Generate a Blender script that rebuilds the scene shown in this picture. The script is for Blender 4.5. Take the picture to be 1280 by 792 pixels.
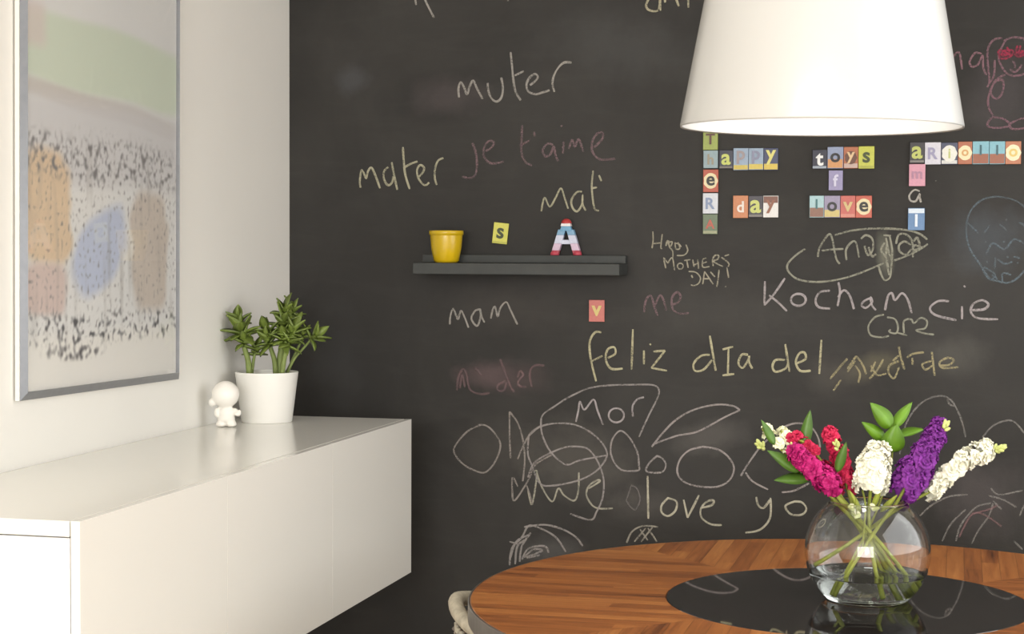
import bpy, bmesh, math, random
from mathutils import Vector, Matrix
from mathutils import noise as mnoise

for o in list(bpy.data.objects):
    bpy.data.objects.remove(o)
sc = bpy.context.scene
COL = sc.collection
PI = math.pi

# ------------------------------------------------------------------ camera
FPX, YAW, PITCH, ROLL = 2234.8, 0.2449, 0.0386, 0.0040
EYE = Vector((1.8150, -4.6966, 1.4100))
_f0 = Vector((-math.sin(YAW), math.cos(YAW), 0)); _r0 = Vector((math.cos(YAW), math.sin(YAW), 0)); _u0 = Vector((0, 0, 1))
FWD = _f0 * math.cos(PITCH) - _u0 * math.sin(PITCH)
_u1 = _u0 * math.cos(PITCH) + _f0 * math.sin(PITCH)
RGT = _r0 * math.cos(ROLL) + _u1 * math.sin(ROLL)
UPV = _u1 * math.cos(ROLL) - _r0 * math.sin(ROLL)
cam_d = bpy.data.cameras.new('camera'); cam = bpy.data.objects.new('camera', cam_d); COL.objects.link(cam)
cam_d.sensor_width = 36.0; cam_d.lens = 36.0 * FPX / 1280.0; cam_d.clip_start = 0.05
cam.matrix_world = Matrix(((RGT.x, UPV.x, -FWD.x, EYE.x), (RGT.y, UPV.y, -FWD.y, EYE.y), (RGT.z, UPV.z, -FWD.z, EYE.z), (0, 0, 0, 1)))
sc.camera = cam

# ------------------------------------------------------------------ world, lights, exposure
sc.view_settings.view_transform = 'Standard'
sc.view_settings.look = 'None'
sc.view_settings.gamma = 1.0
sc.view_settings.use_curve_mapping = False
sc.view_settings.exposure = 0.0
w = bpy.data.worlds.new('daylight'); sc.world = w; w.use_nodes = True
w.node_tree.nodes['Background'].inputs[0].default_value = (0.93, 0.96, 1.0, 1)
w.node_tree.nodes['Background'].inputs[1].default_value = 0.62

def area(name, loc, target, sx, sy, power, color):
    d = bpy.data.lights.new(name, 'AREA'); d.shape = 'RECTANGLE'; d.size = sx; d.size_y = sy; d.energy = power; d.color = color
    o = bpy.data.objects.new(name, d); COL.objects.link(o); o.location = loc
    o.rotation_euler = (Vector(target) - Vector(loc)).to_track_quat('-Z', 'Y').to_euler()
    return o
area('window_daylight_rear', (1.5, -7.1, 1.6), (0.5, -0.8, 1.0), 3.4, 2.0, 232, (1.0, 0.985, 0.955))
area('window_daylight_right', (2.98, -1.75, 1.6), (0.0, -1.75, 0.9), 2.3, 1.5, 35, (1.0, 0.99, 0.97))

# ------------------------------------------------------------------ helpers
def ray(px, py):
    return (FWD + RGT * ((px - 640) / FPX) + UPV * ((396 - py) / FPX))
def on_y(px, py, y=0.0):
    d = ray(px, py); return EYE + d * ((y - EYE.y) / d.y)
def on_x(px, py, x=0.0):
    d = ray(px, py); return EYE + d * ((x - EYE.x) / d.x)
def on_z(px, py, z):
    d = ray(px, py); return EYE + d * ((z - EYE.z) / d.z)
def at_depth(px, py, dep):
    return EYE + ray(px, py) * dep
def depth(p):
    return (Vector(p) - EYE).dot(FWD)

def lin(c):
    return tuple(((v / 255) / 12.92 if v / 255 <= 0.04045 else ((v / 255 + 0.055) / 1.055) ** 2.4) for v in c)

def new_mat(name):
    m = bpy.data.materials.new(name); m.use_nodes = True
    return m, m.node_tree.nodes, m.node_tree.links, m.node_tree.nodes['Principled BSDF']

def mat(name, rgb, rough=0.5, spec=0.5, metal=0.0, var=0.06, scale=30, bump=0.0, coat=0.0, sub=0.0, trans=0.0, emis=None):
    """plain painted/plastic/petal surface: base colour with a little procedural noise"""
    m, N, L, b = new_mat(name)
    c = lin(rgb)
    tc = N.new('ShaderNodeTexCoord'); nz = N.new('ShaderNodeTexNoise'); nz.inputs['Scale'].default_value = scale; nz.inputs['Detail'].default_value = 4
    L.new(tc.outputs['Object'], nz.inputs['Vector'])
    rp = N.new('ShaderNodeValToRGB'); rp.color_ramp.elements[0].position = 0.3; rp.color_ramp.elements[1].position = 0.7
    rp.color_ramp.elements[0].color = tuple(v * (1 - var) for v in c) + (1,)
    rp.color_ramp.elements[1].color = tuple(min(1, v * (1 + var)) for v in c) + (1,)
    L.new(nz.outputs['Fac'], rp.inputs['Fac']); L.new(rp.outputs['Color'], b.inputs['Base Color'])
    b.inputs['Roughness'].default_value = rough; b.inputs['Specular IOR Level'].default_value = spec; b.inputs['Metallic'].default_value = metal
    b.inputs['Coat Weight'].default_value = coat
    if sub: b.inputs['Subsurface Weight'].default_value = sub; b.inputs['Subsurface Radius'].default_value = (0.01, 0.008, 0.006)
    if trans: b.inputs['Transmission Weight'].default_value = trans
    if bump:
        bp = N.new('ShaderNodeBump'); bp.inputs['Strength'].default_value = bump; bp.inputs['Distance'].default_value = 0.002
        L.new(nz.outputs['Fac'], bp.inputs['Height']); L.new(bp.outputs['Normal'], b.inputs['Normal'])
    if emis:
        b.inputs['Emission Color'].default_value = lin(emis[0]) + (1,); b.inputs['Emission Strength'].default_value = emis[1]
    return m

def link_mesh(name, verts, faces, mats, parent=None, smooth=False, fmat=None):
    me = bpy.data.meshes.new(name); me.from_pydata([tuple(v) for v in verts], [], faces); me.update()
    if not isinstance(mats, (list, tuple)): mats = [mats]
    for m in mats: me.materials.append(m)
    if fmat:
        for p, i in zip(me.polygons, fmat): p.material_index = i
    if smooth:
        for p in me.polygons: p.use_smooth = True
    o = bpy.data.objects.new(name, me); COL.objects.link(o)
    if parent: o.parent = parent
    return o

def tag(o, label=None, cat=None, group=None, kind=None):
    if label: o['label'] = label
    if cat: o['category'] = cat
    if group: o['group'] = group
    if kind: o['kind'] = kind
    return o

def empty(name, loc, label, cat, group=None, rz=0.0):
    o = bpy.data.objects.new(name, None); COL.objects.link(o); o.location = loc; o.rotation_euler = (0, 0, rz); o.empty_display_size = 0.05
    return tag(o, label, cat, group)

class MB:
    def __init__(s): s.v = []; s.f = []; s.m = []
    def add(s, v, f, mi=0):
        n = len(s.v); s.v += [Vector(p) for p in v]; s.f += [tuple(i + n for i in q) for q in f]; s.m += [mi] * len(f)
    def box(s, a, b, mi=0):
        x0, y0, z0 = a; x1, y1, z1 = b
        s.add([(x0, y0, z0), (x1, y0, z0), (x1, y1, z0), (x0, y1, z0), (x0, y0, z1), (x1, y0, z1), (x1, y1, z1), (x0, y1, z1)],
              [(0, 3, 2, 1), (4, 5, 6, 7), (0, 1, 5, 4), (1, 2, 6, 5), (2, 3, 7, 6), (3, 0, 4, 7)], mi)
    def tube(s, pts, rad, seg=8, mi=0, caps=True):
        pts = [Vector(p) for p in pts]; n = len(pts)
        if not hasattr(rad, '__len__'): rad = [rad] * n
        prev = None; rings = []
        for i, p in enumerate(pts):
            t = (pts[min(i + 1, n - 1)] - pts[max(i - 1, 0)]).normalized()
            if prev is None:
                a = Vector((0, 0, 1)) if abs(t.z) < 0.9 else Vector((1, 0, 0)); u = t.cross(a).normalized()
            else:
                u = (prev - t * prev.dot(t)).normalized()
            prev = u; v = t.cross(u)
            rings.append([p + (u * math.cos(k * 2 * PI / seg) + v * math.sin(k * 2 * PI / seg)) * rad[i] for k in range(seg)])
        V = [q for r in rings for q in r]; F = []
        for i in range(n - 1):
            for k in range(seg):
                a = i * seg + k; b = i * seg + (k + 1) % seg
                F.append((a, b, b + seg, a + seg))
        if caps:
            F.append(tuple(range(seg - 1, -1, -1))); F.append(tuple((n - 1) * seg + k for k in range(seg)))
        s.add(V, F, mi)
    def lathe(s, prof, seg=48, mi=0, center=(0, 0, 0)):
        """prof: (r,z) list; r==0 ends close to a point"""
        c = Vector(center); V = []; idx = []
        for r, z in prof:
            if r < 1e-6: idx.append([len(V)]); V.append(c + Vector((0, 0, z)))
            else:
                idx.append(list(range(len(V), len(V) + seg)))
                V += [c + Vector((r * math.cos(2 * PI * k / seg), r * math.sin(2 * PI * k / seg), z)) for k in range(seg)]
        F = []
        for A, B in zip(idx[:-1], idx[1:]):
            for k in range(seg):
                k2 = (k + 1) % seg
                if len(A) == 1 and len(B) == 1: continue
                if len(A) == 1: F.append((A[0], B[k2], B[k]))
                elif len(B) == 1: F.append((A[k], A[k2], B[0]))
                else: F.append((A[k], A[k2], B[k2], B[k]))
        s.add(V, F, mi)
    def build(s, name, mats, parent=None, smooth=False, bevel=0.0, seg=2, sub=0, auto=None):
        o = link_mesh(name, s.v, s.f, mats, parent, smooth, s.m)
        if bevel:
            b = o.modifiers.new('bevel', 'BEVEL'); b.width = bevel; b.segments = seg; b.limit_method = 'ANGLE'; b.harden_normals = False
        if sub:
            m = o.modifiers.new('sub', 'SUBSURF'); m.levels = sub; m.render_levels = sub
        return o

def spline(P, n=6, closed=False):
    """Catmull-Rom through 2- or 3-D points"""
    P = [Vector(p) for p in P]
    if len(P) < 3: return P
    out = []
    for i in range(len(P) - 1):
        p0 = P[max(i - 1, 0)]; p1 = P[i]; p2 = P[i + 1]; p3 = P[min(i + 2, len(P) - 1)]
        for k in range(n):
            t = k / n
            out.append(0.5 * ((2 * p1) + (p2 - p0) * t + (2 * p0 - 5 * p1 + 4 * p2 - p3) * t * t + (3 * p1 - p0 - 3 * p2 + p3) * t ** 3))
    out.append(P[-1])
    return out

def arc_pts(cx, cy, rx, ry, a0=0, a1=360, n=16):
    return [(cx + rx * math.cos(math.radians(a0 + (a1 - a0) * i / n)), cy + ry * math.sin(math.radians(a0 + (a1 - a0) * i / n))) for i in range(n + 1)]

# ------------------------------------------------------------------ setting
ROOM_R, ROOM_B, CEIL = 3.0, -8.2, 2.62

# chalkboard paint
m_board, N, L, b = new_mat('chalkboard_paint')
tc = N.new('ShaderNodeTexCoord')
def noise_node(scale, detail=5, rough=0.6, vec=None, dist=0.0):
    n = N.new('ShaderNodeTexNoise'); n.inputs['Scale'].default_value = scale; n.inputs['Detail'].default_value = detail
    n.inputs['Roughness'].default_value = rough; n.inputs['Distortion'].default_value = dist
    L.new(vec if vec else tc.outputs['Object'], n.inputs['Vector']); return n
def ramp(fac, p0, p1, c0=(0, 0, 0, 1), c1=(1, 1, 1, 1)):
    r = N.new('ShaderNodeValToRGB'); r.color_ramp.elements[0].position = p0; r.color_ramp.elements[1].position = p1
    r.color_ramp.elements[0].color = c0; r.color_ramp.elements[1].color = c1; L.new(fac, r.inputs['Fac']); return r.outputs['Color']
def mixc(fac, a, bcol):
    m = N.new('ShaderNodeMix'); m.data_type = 'RGBA'
    if isinstance(fac, float): m.inputs[0].default_value = fac
    else: L.new(fac, m.inputs[0])
    for k, v in ((6, a), (7, bcol)):
        if isinstance(v, tuple): m.inputs[k].default_value = v
        else: L.new(v, m.inputs[k])
    return m.outputs[2]
def math2(op, a, bb):
    m = N.new('ShaderNodeMath'); m.operation = op; m.use_clamp = False
    for k, v in ((0, a), (1, bb)):
        if isinstance(v, (int, float)): m.inputs[k].default_value = v
        else: L.new(v, m.inputs[k])
    return m.outputs[0]
base = lin((34, 32, 29)) + (1,)
dust = lin((65, 63, 59)) + (1,)
mp = N.new('ShaderNodeMapping'); mp.inputs['Scale'].default_value = (1.0, 1.0, 0.7); mp.inputs['Rotation'].default_value = (0, 0.5, 0)
L.new(tc.outputs['Object'], mp.inputs['Vector'])
cloud = ramp(noise_node(2.6, 6, 0.62, mp.outputs[0], 0.6).outputs['Fac'], 0.42, 0.80)
streak_map = N.new('ShaderNodeMapping'); streak_map.inputs['Scale'].default_value = (1.2, 1, 7); streak_map.inputs['Rotation'].default_value = (0, 0.35, 0)
L.new(tc.outputs['Object'], streak_map.inputs['Vector'])
streak = ramp(noise_node(3.0, 5, 0.6, streak_map.outputs[0], 0.8).outputs['Fac'], 0.5, 0.85)
fac = math2('ADD', math2('MULTIPLY', cloud, 0.42), math2('MULTIPLY', streak, 0.22))
col = mixc(fac, base, dust)
# rubbed-out chalk: each smudge is an ellipse on the wall with a ragged edge
rag = noise_node(14, 4, 0.6)
def smudge(px, py, rx, ry, rgb, amt, ang=0.0):
    global col
    c = on_y(px, py); ex = on_y(px + rx, py); ez = on_y(px, py - ry)
    m = N.new('ShaderNodeMapping'); m.vector_type = 'TEXTURE'
    m.inputs['Location'].default_value = (c.x, 0, c.z); m.inputs['Rotation'].default_value = (0, ang, 0)
    m.inputs['Scale'].default_value = (ex.x - c.x, 1, ez.z - c.z)
    L.new(tc.outputs['Object'], m.inputs['Vector'])
    ln = N.new('ShaderNodeVectorMath'); ln.operation = 'LENGTH'; L.new(m.outputs[0], ln.inputs[0])
    d = math2('ADD', ln.outputs['Value'], math2('MULTIPLY', math2('SUBTRACT', rag.outputs['Fac'], 0.5), 1.1))
    f = math2('MULTIPLY', ramp(d, 0.25, 1.0, (1, 1, 1, 1), (0, 0, 0, 1)), amt)
    col = mixc(f, col, lin(rgb) + (1,))
for s_ in [(632, 470, 70, 26, (84, 68, 68), .4, 0), (605, 468, 40, 20, (94, 76, 77), .42, 0), (720, 575, 90, 60, (82, 78, 72), .5, 0.3),
           (620, 560, 60, 50, (72, 68, 62), .35, 0), (890, 545, 60, 26, (88, 84, 80), .5, -0.2), (1078, 462, 42, 20, (92, 87, 72), .45, -0.3),
           (1105, 452, 30, 18, (98, 92, 70), .3, 0), (1190, 445, 60, 30, (80, 78, 72), .45, 0), (1106, 318, 13, 34, (112, 112, 98), .6, -0.12),
           (560, 120, 60, 30, (70, 62, 62), .5, 0), (440, 100, 26, 24, (66, 66, 68), .6, 0), (780, 60, 120, 50, (66, 66, 64), .4, 0.2),
           (1235, 300, 60, 55, (66, 72, 78), .55, 0), (1225, 620, 70, 60, (78, 72, 72), .5, 0), (900, 390, 130, 50, (66, 64, 60), .4, 0),
           (420, 440, 40, 80, (56, 56, 56), .4, 0), (800, 630, 60, 26, (76, 72, 68), .45, 0), (640, 385, 120, 40, (58, 54, 50), .5, 0),
           (1246, 120, 50, 60, (72, 66, 68), .45, 0), (690, 690, 50, 26, (86, 84, 82), .5, 0), (1040, 470, 40, 30, (72, 68, 62), .5, 0)]:
    smudge(*s_)
L.new(col, b.inputs['Base Color']); b.inputs['Roughness'].default_value = 0.62; b.inputs['Specular IOR Level'].default_value = 0.35
bp = N.new('ShaderNodeBump'); bp.inputs['Strength'].default_value = 0.12; bp.inputs['Distance'].default_value = 0.002
L.new(noise_node(160, 3).outputs['Fac'], bp.inputs['Height']); L.new(bp.outputs['Normal'], b.inputs['Normal'])

m_wall = mat('white_wall_paint', (238, 236, 230), 0.5, 0.3, var=0.012, scale=3, bump=0.03)
m_ceil = mat('ceiling_paint', (235, 234, 230), 0.7, 0.2, var=0.01, scale=3)
# floor boards
m_floor, N, L, b = new_mat('floor_boards')
tc = N.new('ShaderNodeTexCoord'); br = N.new('ShaderNodeTexBrick'); br.inputs['Scale'].default_value = 1.0
br.inputs['Brick Width'].default_value = 1.4; br.inputs['Row Height'].default_value = 0.14; br.inputs['Mortar Size'].default_value = 0.003
br.inputs['Color1'].default_value = lin((176, 150, 120)) + (1,); br.inputs['Color2'].default_value = lin((160, 132, 102)) + (1,); br.inputs['Mortar'].default_value = lin((80, 62, 46)) + (1,)
L.new(tc.outputs['Object'], br.inputs['Vector']); L.new(br.outputs['Color'], b.inputs['Base Color']); b.inputs['Roughness'].default_value = 0.4

def slab(name, a, bb, m, lab=None):
    k = MB(); k.box(a, bb); o = k.build(name, m); o['kind'] = 'structure'
    if lab: o['label'] = lab
    return o
wall_back = slab('wall_back', (-0.15, 0, 0), (ROOM_R + 0.15, 0.15, CEIL), m_board, 'black chalkboard wall covered in chalk writing and drawings')
slab('wall_left', (-0.15, ROOM_B, 0), (0, 0, CEIL), m_wall, 'white painted wall behind the framed print')
slab('floor', (-0.15, ROOM_B, -0.1), (ROOM_R + 0.15, 0.15, 0), m_floor, 'pale wooden floor boards')
slab('ceiling', (-0.15, ROOM_B, CEIL), (ROOM_R + 0.15, 0.15, CEIL + 0.1), m_ceil, 'white ceiling')
k = MB()   # right-hand wall with a window opening for the daylight
k.box((ROOM_R, ROOM_B, 0), (ROOM_R + .15, -2.95, CEIL)); k.box((ROOM_R, -.55, 0), (ROOM_R + .15, 0, CEIL))
k.box((ROOM_R, -2.95, 0), (ROOM_R + .15, -.55, 0.75)); k.box((ROOM_R, -2.95, 2.4), (ROOM_R + .15, -.55, CEIL))
k.build('wall_right', m_wall)['kind'] = 'structure'

# ------------------------------------------------------------------ chalk writing (parts of the chalkboard wall)
CH = {}
def chalk_mat(rgb, alpha):
    key = (rgb, alpha)
    if key in CH: return CH[key]
    m, N, L, b = new_mat('chalk_%d_%d_%d_%d' % (rgb + (int(alpha * 100),)))
    b.inputs['Base Color'].default_value = lin(rgb) + (1,); b.inputs['Roughness'].default_value = 0.95; b.inputs['Specular IOR Level'].default_value = 0.05
    tc = N.new('ShaderNodeTexCoord'); n = N.new('ShaderNodeTexNoise'); n.inputs['Scale'].default_value = 260; n.inputs['Detail'].default_value = 3
    n2 = N.new('ShaderNodeTexNoise'); n2.inputs['Scale'].default_value = 22
    L.new(tc.outputs['Object'], n.inputs['Vector']); L.new(tc.outputs['Object'], n2.inputs['Vector'])
    ad = N.new('ShaderNodeMath'); ad.operation = 'ADD'; L.new(n.outputs['Fac'], ad.inputs[0]); L.new(n2.outputs['Fac'], ad.inputs[1])
    r = N.new('ShaderNodeMapRange'); r.inputs['From Min'].default_value = 0.72; r.inputs['From Max'].default_value = 1.12
    r.inputs['To Min'].default_value = alpha * 0.45; r.inputs['To Max'].default_value = alpha
    L.new(ad.outputs[0], r.inputs['Value']); L.new(r.outputs[0], b.inputs['Alpha'])
    CH[key] = m; return m
_off = [0.0006]
def chalk(name, label, x0, y0, s, strokes, rgb, wpx=2.0, alpha=0.85, smooth=6, seed=1):
    """strokes in picture measurements are carried to the wall plane and laid on it as chalk lines"""
    rnd = random.Random(seed + len(strokes)); V = []; F = []
    for st in strokes:
        _off[0] += 0.000012
        if _off[0] > 0.0024: _off[0] = 0.0006
        pts = []
        for (x, y) in st:
            p = on_y(x0 + x / s, y0 + y / s); pts.append((p.x, p.z))
        if len(pts) == 1: pts = [(pts[0][0] - .0014, pts[0][1] - .001), (pts[0][0] + .0016, pts[0][1] + .002)]
        P = spline(pts, smooth) if len(pts) > 2 else [Vector(pts[0]).lerp(Vector(pts[1]), t / 4) for t in range(5)]
        Q = [P[0]]
        for p in P[1:]:
            if (p - Q[-1]).length > 0.0012: Q.append(p)
        if len(Q) < 2: continue
        hw0 = wpx * 0.5 * 4.5 / FPX
        n = len(Q); base = len(V)
        for i, p in enumerate(Q):
            t = (Q[min(i + 1, n - 1)] - Q[max(i - 1, 0)]).normalized(); nn = Vector((-t.y, t.x))
            e = 0.75 if i in (0, n - 1) else 1.0
            hw = hw0 * e * (1 + 0.28 * mnoise.noise((p.x * 40, p.y * 40, seed)))
            for sd in (1, 0, -1):
                q = p + nn * hw * sd
                V.append((q.x, -_off[0] - (0.00025 if sd == 0 else 0), q.y))
        for i in range(n - 1):
            a = base + i * 3
            F.append((a, a + 3, a + 4, a + 1)); F.append((a + 1, a + 4, a + 5, a + 2))
    o = link_mesh(name, V, F, chalk_mat(rgb, alpha), wall_back); o['label'] = label
    return o
GREY, YEL, PINK, PKW, GRN, BLU = (160, 155, 148), (170, 166, 142), (116, 97, 100), (168, 160, 160), (152, 151, 136), (100, 111, 118)
W1, W2 = 'chalk_word', 'chalk_drawing'
chalk(W1, 'word muter in grey white chalk', 550, 60, 7.111, [
    [(170, 440), (165, 360), (185, 305), (215, 350), (240, 410), (265, 340), (295, 290), (330, 360), (380, 455)],
    [(425, 310), (430, 380), (460, 450), (505, 475), (545, 440), (560, 360), (545, 262)],
    [(628, 35), (640, 150), (650, 260), (670, 380), (718, 465)], [(665, 245), (745, 205)],
    [(800, 330), (840, 300), (870, 260), (845, 230), (800, 260), (770, 320), (785, 385), (850, 410), (910, 395), (975, 375)],
    [(1018, 390), (1000, 320), (1015, 240), (1060, 165), (1110, 128), (1170, 130)]], GREY, 2.9, .8)
chalk(W1, 'word mater in yellowish chalk', 440, 180, 10.667, [
    [(115, 580), (105, 500), (125, 350), (155, 380), (190, 455), (215, 360), (260, 315), (310, 410), (375, 590)],
    [(485, 305), (430, 360), (425, 450), (460, 530), (500, 545), (540, 500), (550, 430)], [(530, 240), (560, 400), (605, 610)],
    [(680, 40), (690, 200), (710, 400), (770, 600)], [(685, 320), (780, 265), (875, 230)],
    [(890, 440), (950, 370), (960, 310), (910, 280), (870, 340), (880, 440), (940, 530), (990, 545), (1030, 510)],
    [(1130, 545), (1105, 450), (1110, 320), (1150, 220), (1220, 185)]], YEL, 2.9, .85)
chalk(W1, "words je t'aime in dusty pink chalk", 570, 150, 6.095, [
    [(125, 175), (150, 240), (160, 330), (150, 410), (110, 440), (45, 430)],
    [(225, 235), (270, 210), (290, 170), (250, 160), (215, 210), (215, 280), (270, 330), (365, 315)],
    [(505, 40), (500, 150), (500, 250), (530, 320), (580, 345)], [(485, 195), (560, 155)], [(595, 90), (600, 125)],
    [(740, 190), (700, 180), (660, 230), (680, 275), (720, 260), (745, 200), (760, 270), (780, 315)],
    [(820, 165), (815, 255)], [(800, 40), (808, 50)], [(860, 220), (885, 150), (905, 205), (935, 145), (970, 240)],
    [(1050, 210), (1110, 150), (1120, 100), (1080, 100), (1040, 160), (1040, 240), (1100, 300), (1215, 293)]], PINK, 2.9, .8)
chalk(W1, "word mat' in yellowish chalk", 570, 150, 6.095, [
    [(650, 695), (675, 590), (715, 660), (760, 590), (800, 520), (830, 600), (855, 675)],
    [(960, 545), (920, 550), (880, 610), (890, 670), (925, 695), (960, 640), (965, 570), (965, 640), (990, 690)],
    [(1045, 385), (1035, 500), (1045, 620), (1060, 680), (1090, 690)], [(1030, 520), (1075, 512)], [(1090, 420), (1108, 465)]], YEL, 2.5, .85)
chalk(W1, 'word mam in white chalk', 550, 370, 6.093, [
    [(75, 215), (80, 150), (100, 95), (125, 150), (140, 175), (160, 110), (190, 165), (218, 240)],
    [(310, 100), (270, 110), (240, 165), (265, 215), (290, 220), (310, 150), (305, 95), (320, 160), (340, 200)],
    [(388, 170), (400, 110), (420, 80), (440, 155), (460, 90), (505, 45), (540, 110), (590, 215)]], GREY, 2.5, .85)
chalk(W1, 'half rubbed out pink word', 550, 370, 6.093, [
    [(130, 720), (140, 620), (175, 555), (205, 600), (215, 670), (240, 720), (310, 745), (380, 735)], [(270, 545), (320, 600)],
    [(460, 480), (500, 590), (550, 710), (570, 715)], [(500, 640), (440, 680), (450, 720), (490, 710), (510, 650)],
    [(590, 620), (610, 570), (635, 600), (600, 640), (600, 680), (660, 690)], [(700, 690), (685, 620), (690, 560), (730, 525), (795, 528)],
    [(150, 700), (170, 600), (190, 690)]], (126, 102, 104), 2.8, .6)
chalk(W1, 'word me in pink chalk', 540, 360, 4.0, [
    [(1060, 120), (1070, 60), (1095, 38), (1112, 90), (1128, 138)], [(1116, 84), (1140, 36), (1158, 60), (1172, 112)],
    [(1196, 82), (1230, 72), (1243, 40), (1225, 20), (1200, 50), (1205, 105), (1240, 126), (1285, 124)]], PINK, 2.8, .85)
chalk(W1, 'words feliz dia del in yellow chalk', 720, 390, 3.765, [
    [(120, 95), (90, 95), (65, 140), (70, 220), (95, 325)], [(75, 230), (125, 205)],
    [(150, 215), (185, 195), (180, 165), (150, 175), (140, 220), (165, 265), (220, 265)], [(268, 80), (262, 270)], [(320, 180), (320, 245)], [(350, 152)],
    [(365, 185), (420, 180)], [(420, 180), (355, 262)], [(355, 262), (428, 275)],
    [(630, 110), (645, 200), (658, 275)], [(630, 200), (590, 205), (555, 240), (560, 275), (600, 270), (640, 225)],
    [(690, 175), (740, 162)], [(718, 170), (715, 290)], [(690, 297), (745, 290)],
    [(810, 200), (780, 200), (765, 240), (785, 262), (810, 225), (815, 205), (815, 235), (830, 265)],
    [(985, 150), (995, 215), (1005, 280)], [(985, 225), (940, 225), (925, 255), (940, 280), (985, 265), (1000, 235)],
    [(1040, 240), (1080, 220), (1075, 190), (1050, 195), (1035, 235), (1055, 275), (1105, 275)], [(1155, 130), (1145, 290)]], (182, 176, 144), 2.8, .9)
chalk(W1, 'smeared word madre in yellow chalk', 1030, 400, 5.12, [
    [(40, 375), (110, 290), (150, 245)], [(150, 310), (185, 260), (210, 235), (250, 290), (270, 345)], [(150, 330), (200, 260)],
    [(290, 375), (340, 320), (380, 250)], [(300, 290), (340, 350), (400, 340)], [(330, 265), (300, 330)],
    [(480, 170), (490, 230), (515, 315)], [(480, 260), (420, 290), (415, 340), (450, 370), (480, 300)], [(440, 260), (480, 225)],
    [(530, 240), (570, 215), (640, 205)], [(565, 240), (568, 285)],
    [(690, 200), (698, 270), (708, 355)], [(690, 260), (630, 280), (650, 315), (695, 290)],
    [(735, 290), (800, 285), (830, 255), (790, 240), (740, 270), (760, 305), (860, 300)], [(60, 450), (110, 380)], [(200, 290), (230, 340), (220, 400)]],
    (178, 168, 130), 2.6, .6)
chalk(W1, 'name Cara in greenish white chalk', 930, 340, 4.0, [
    [(700, 212), (655, 225), (622, 270), (635, 315), (690, 325), (725, 318)],
    [(715, 225), (755, 235), (770, 275), (760, 305), (725, 298), (735, 285)], [(765, 302), (815, 315)],
    [(800, 305), (800, 245), (835, 235), (850, 255), (885, 228), (915, 245), (905, 280), (860, 290), (900, 305), (950, 312)]], GRN, 2.3, .8)
chalk(W1, 'words Kocham cie in pinkish white chalk', 930, 340, 4.0, [
    [(105, 45), (102, 165)], [(205, 30), (150, 110), (102, 165)], [(125, 115), (170, 150), (215, 195)],
    arc_pts(272, 138, 37, 30, -90, 280), [(430, 92), (380, 100), (358, 140), (375, 175), (432, 182)],
    [(472, 50), (480, 100), (468, 170)], [(470, 125), (500, 90), (530, 120), (550, 185)],
    [(630, 130), (600, 145), (588, 165), (610, 178), (640, 150), (632, 125), (640, 165), (660, 190)],
    [(705, 190), (720, 120), (740, 105), (755, 140), (790, 105), (820, 140), (838, 205)],
    [(1025, 145), (970, 145), (930, 180), (960, 215), (1062, 240)], [(1090, 170), (1090, 235)],
    [(1140, 190), (1200, 185), (1222, 160), (1190, 140), (1145, 160), (1135, 200), (1170, 230), (1270, 235)], [(1103, 72)]], PKW, 2.8, .85)
chalk(W1, 'name in pale chalk inside a drawn oval', 970, 275, 6.4, [
    [(335, 295), (350, 220), (420, 115), (450, 150), (480, 300), (510, 350)], [(365, 245), (440, 235), (540, 230)],
    [(565, 320), (560, 240), (600, 180), (640, 180), (665, 300)],
    [(680, 150), (720, 120), (770, 150), (775, 230), (740, 280), (715, 235), (710, 200)], [(740, 215), (770, 290), (800, 270)],
    [(860, 120), (920, 125)], [(870, 180), (840, 240), (880, 300), (900, 380)], [(910, 130), (930, 250), (920, 400), (910, 460), (870, 480), (840, 430), (820, 360)],
    [(880, 140), (900, 250), (930, 330)], [(890, 170), (880, 300), (905, 440)],
    [(960, 190), (980, 120), (1030, 110), (1080, 150), (1095, 220), (1095, 300)], [(1080, 200), (1030, 170), (985, 200), (990, 250), (1040, 275), (1085, 230)],
    [(1100, 170), (1130, 140), (1150, 210), (1110, 200), (1100, 240), (1180, 210)],
    [(235, 230), (160, 280), (95, 350), (100, 410), (170, 470), (280, 492), (400, 490), (540, 465), (680, 420), (860, 345)],
    [(940, 325), (1060, 280), (1150, 235), (1215, 190)],
    [(470, 120), (600, 85), (750, 68), (900, 68), (1050, 80), (1150, 110), (1210, 155)]], GRN, 2.5, .8)
chalk(W1, "small words Happy Mother's Day in grey chalk", 795, 280, 8.8, [
    [(185, 80), (190, 170), (178, 265)], [(290, 110), (275, 250), (290, 270)], [(185, 215), (280, 205)],
    [(330, 240), (345, 180), (360, 230)], [(360, 180), (370, 250), (405, 300), (405, 380)], [(365, 200), (400, 195), (385, 240), (370, 245)],
    [(430, 200), (440, 270), (480, 270), (470, 220), (430, 210)], [(460, 200), (500, 250)], [(550, 225), (570, 290), (530, 340), (450, 345)],
    [(330, 485), (305, 370), (350, 430)], [(350, 430), (400, 370), (425, 510)], arc_pts(488, 462, 32, 32), [(530, 400), (600, 390)], [(560, 400), (575, 480)],
    [(625, 390), (640, 470)], [(680, 385), (690, 490)], [(635, 450), (690, 430)], [(735, 385), (735, 470), (810, 465)], [(735, 430), (780, 415)], [(735, 385), (775, 370)],
    [(850, 460), (845, 390), (870, 345), (910, 345), (900, 385), (855, 405), (900, 440), (960, 465)], [(940, 365), (990, 400), (1025, 440), (1010, 470)], [(975, 350), (1025, 335)],
    [(580, 520), (660, 530), (710, 590), (690, 650), (640, 675), (600, 665)], [(610, 560), (625, 590)],
    [(735, 660), (755, 520)], [(755, 520), (850, 660)], [(740, 600), (810, 600)], [(820, 525), (870, 580)], [(915, 500), (905, 600), (890, 690)],
    [(1000, 470), (1020, 590)], [(985, 690)]], (164, 158, 140), 1.8, .8)
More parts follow.
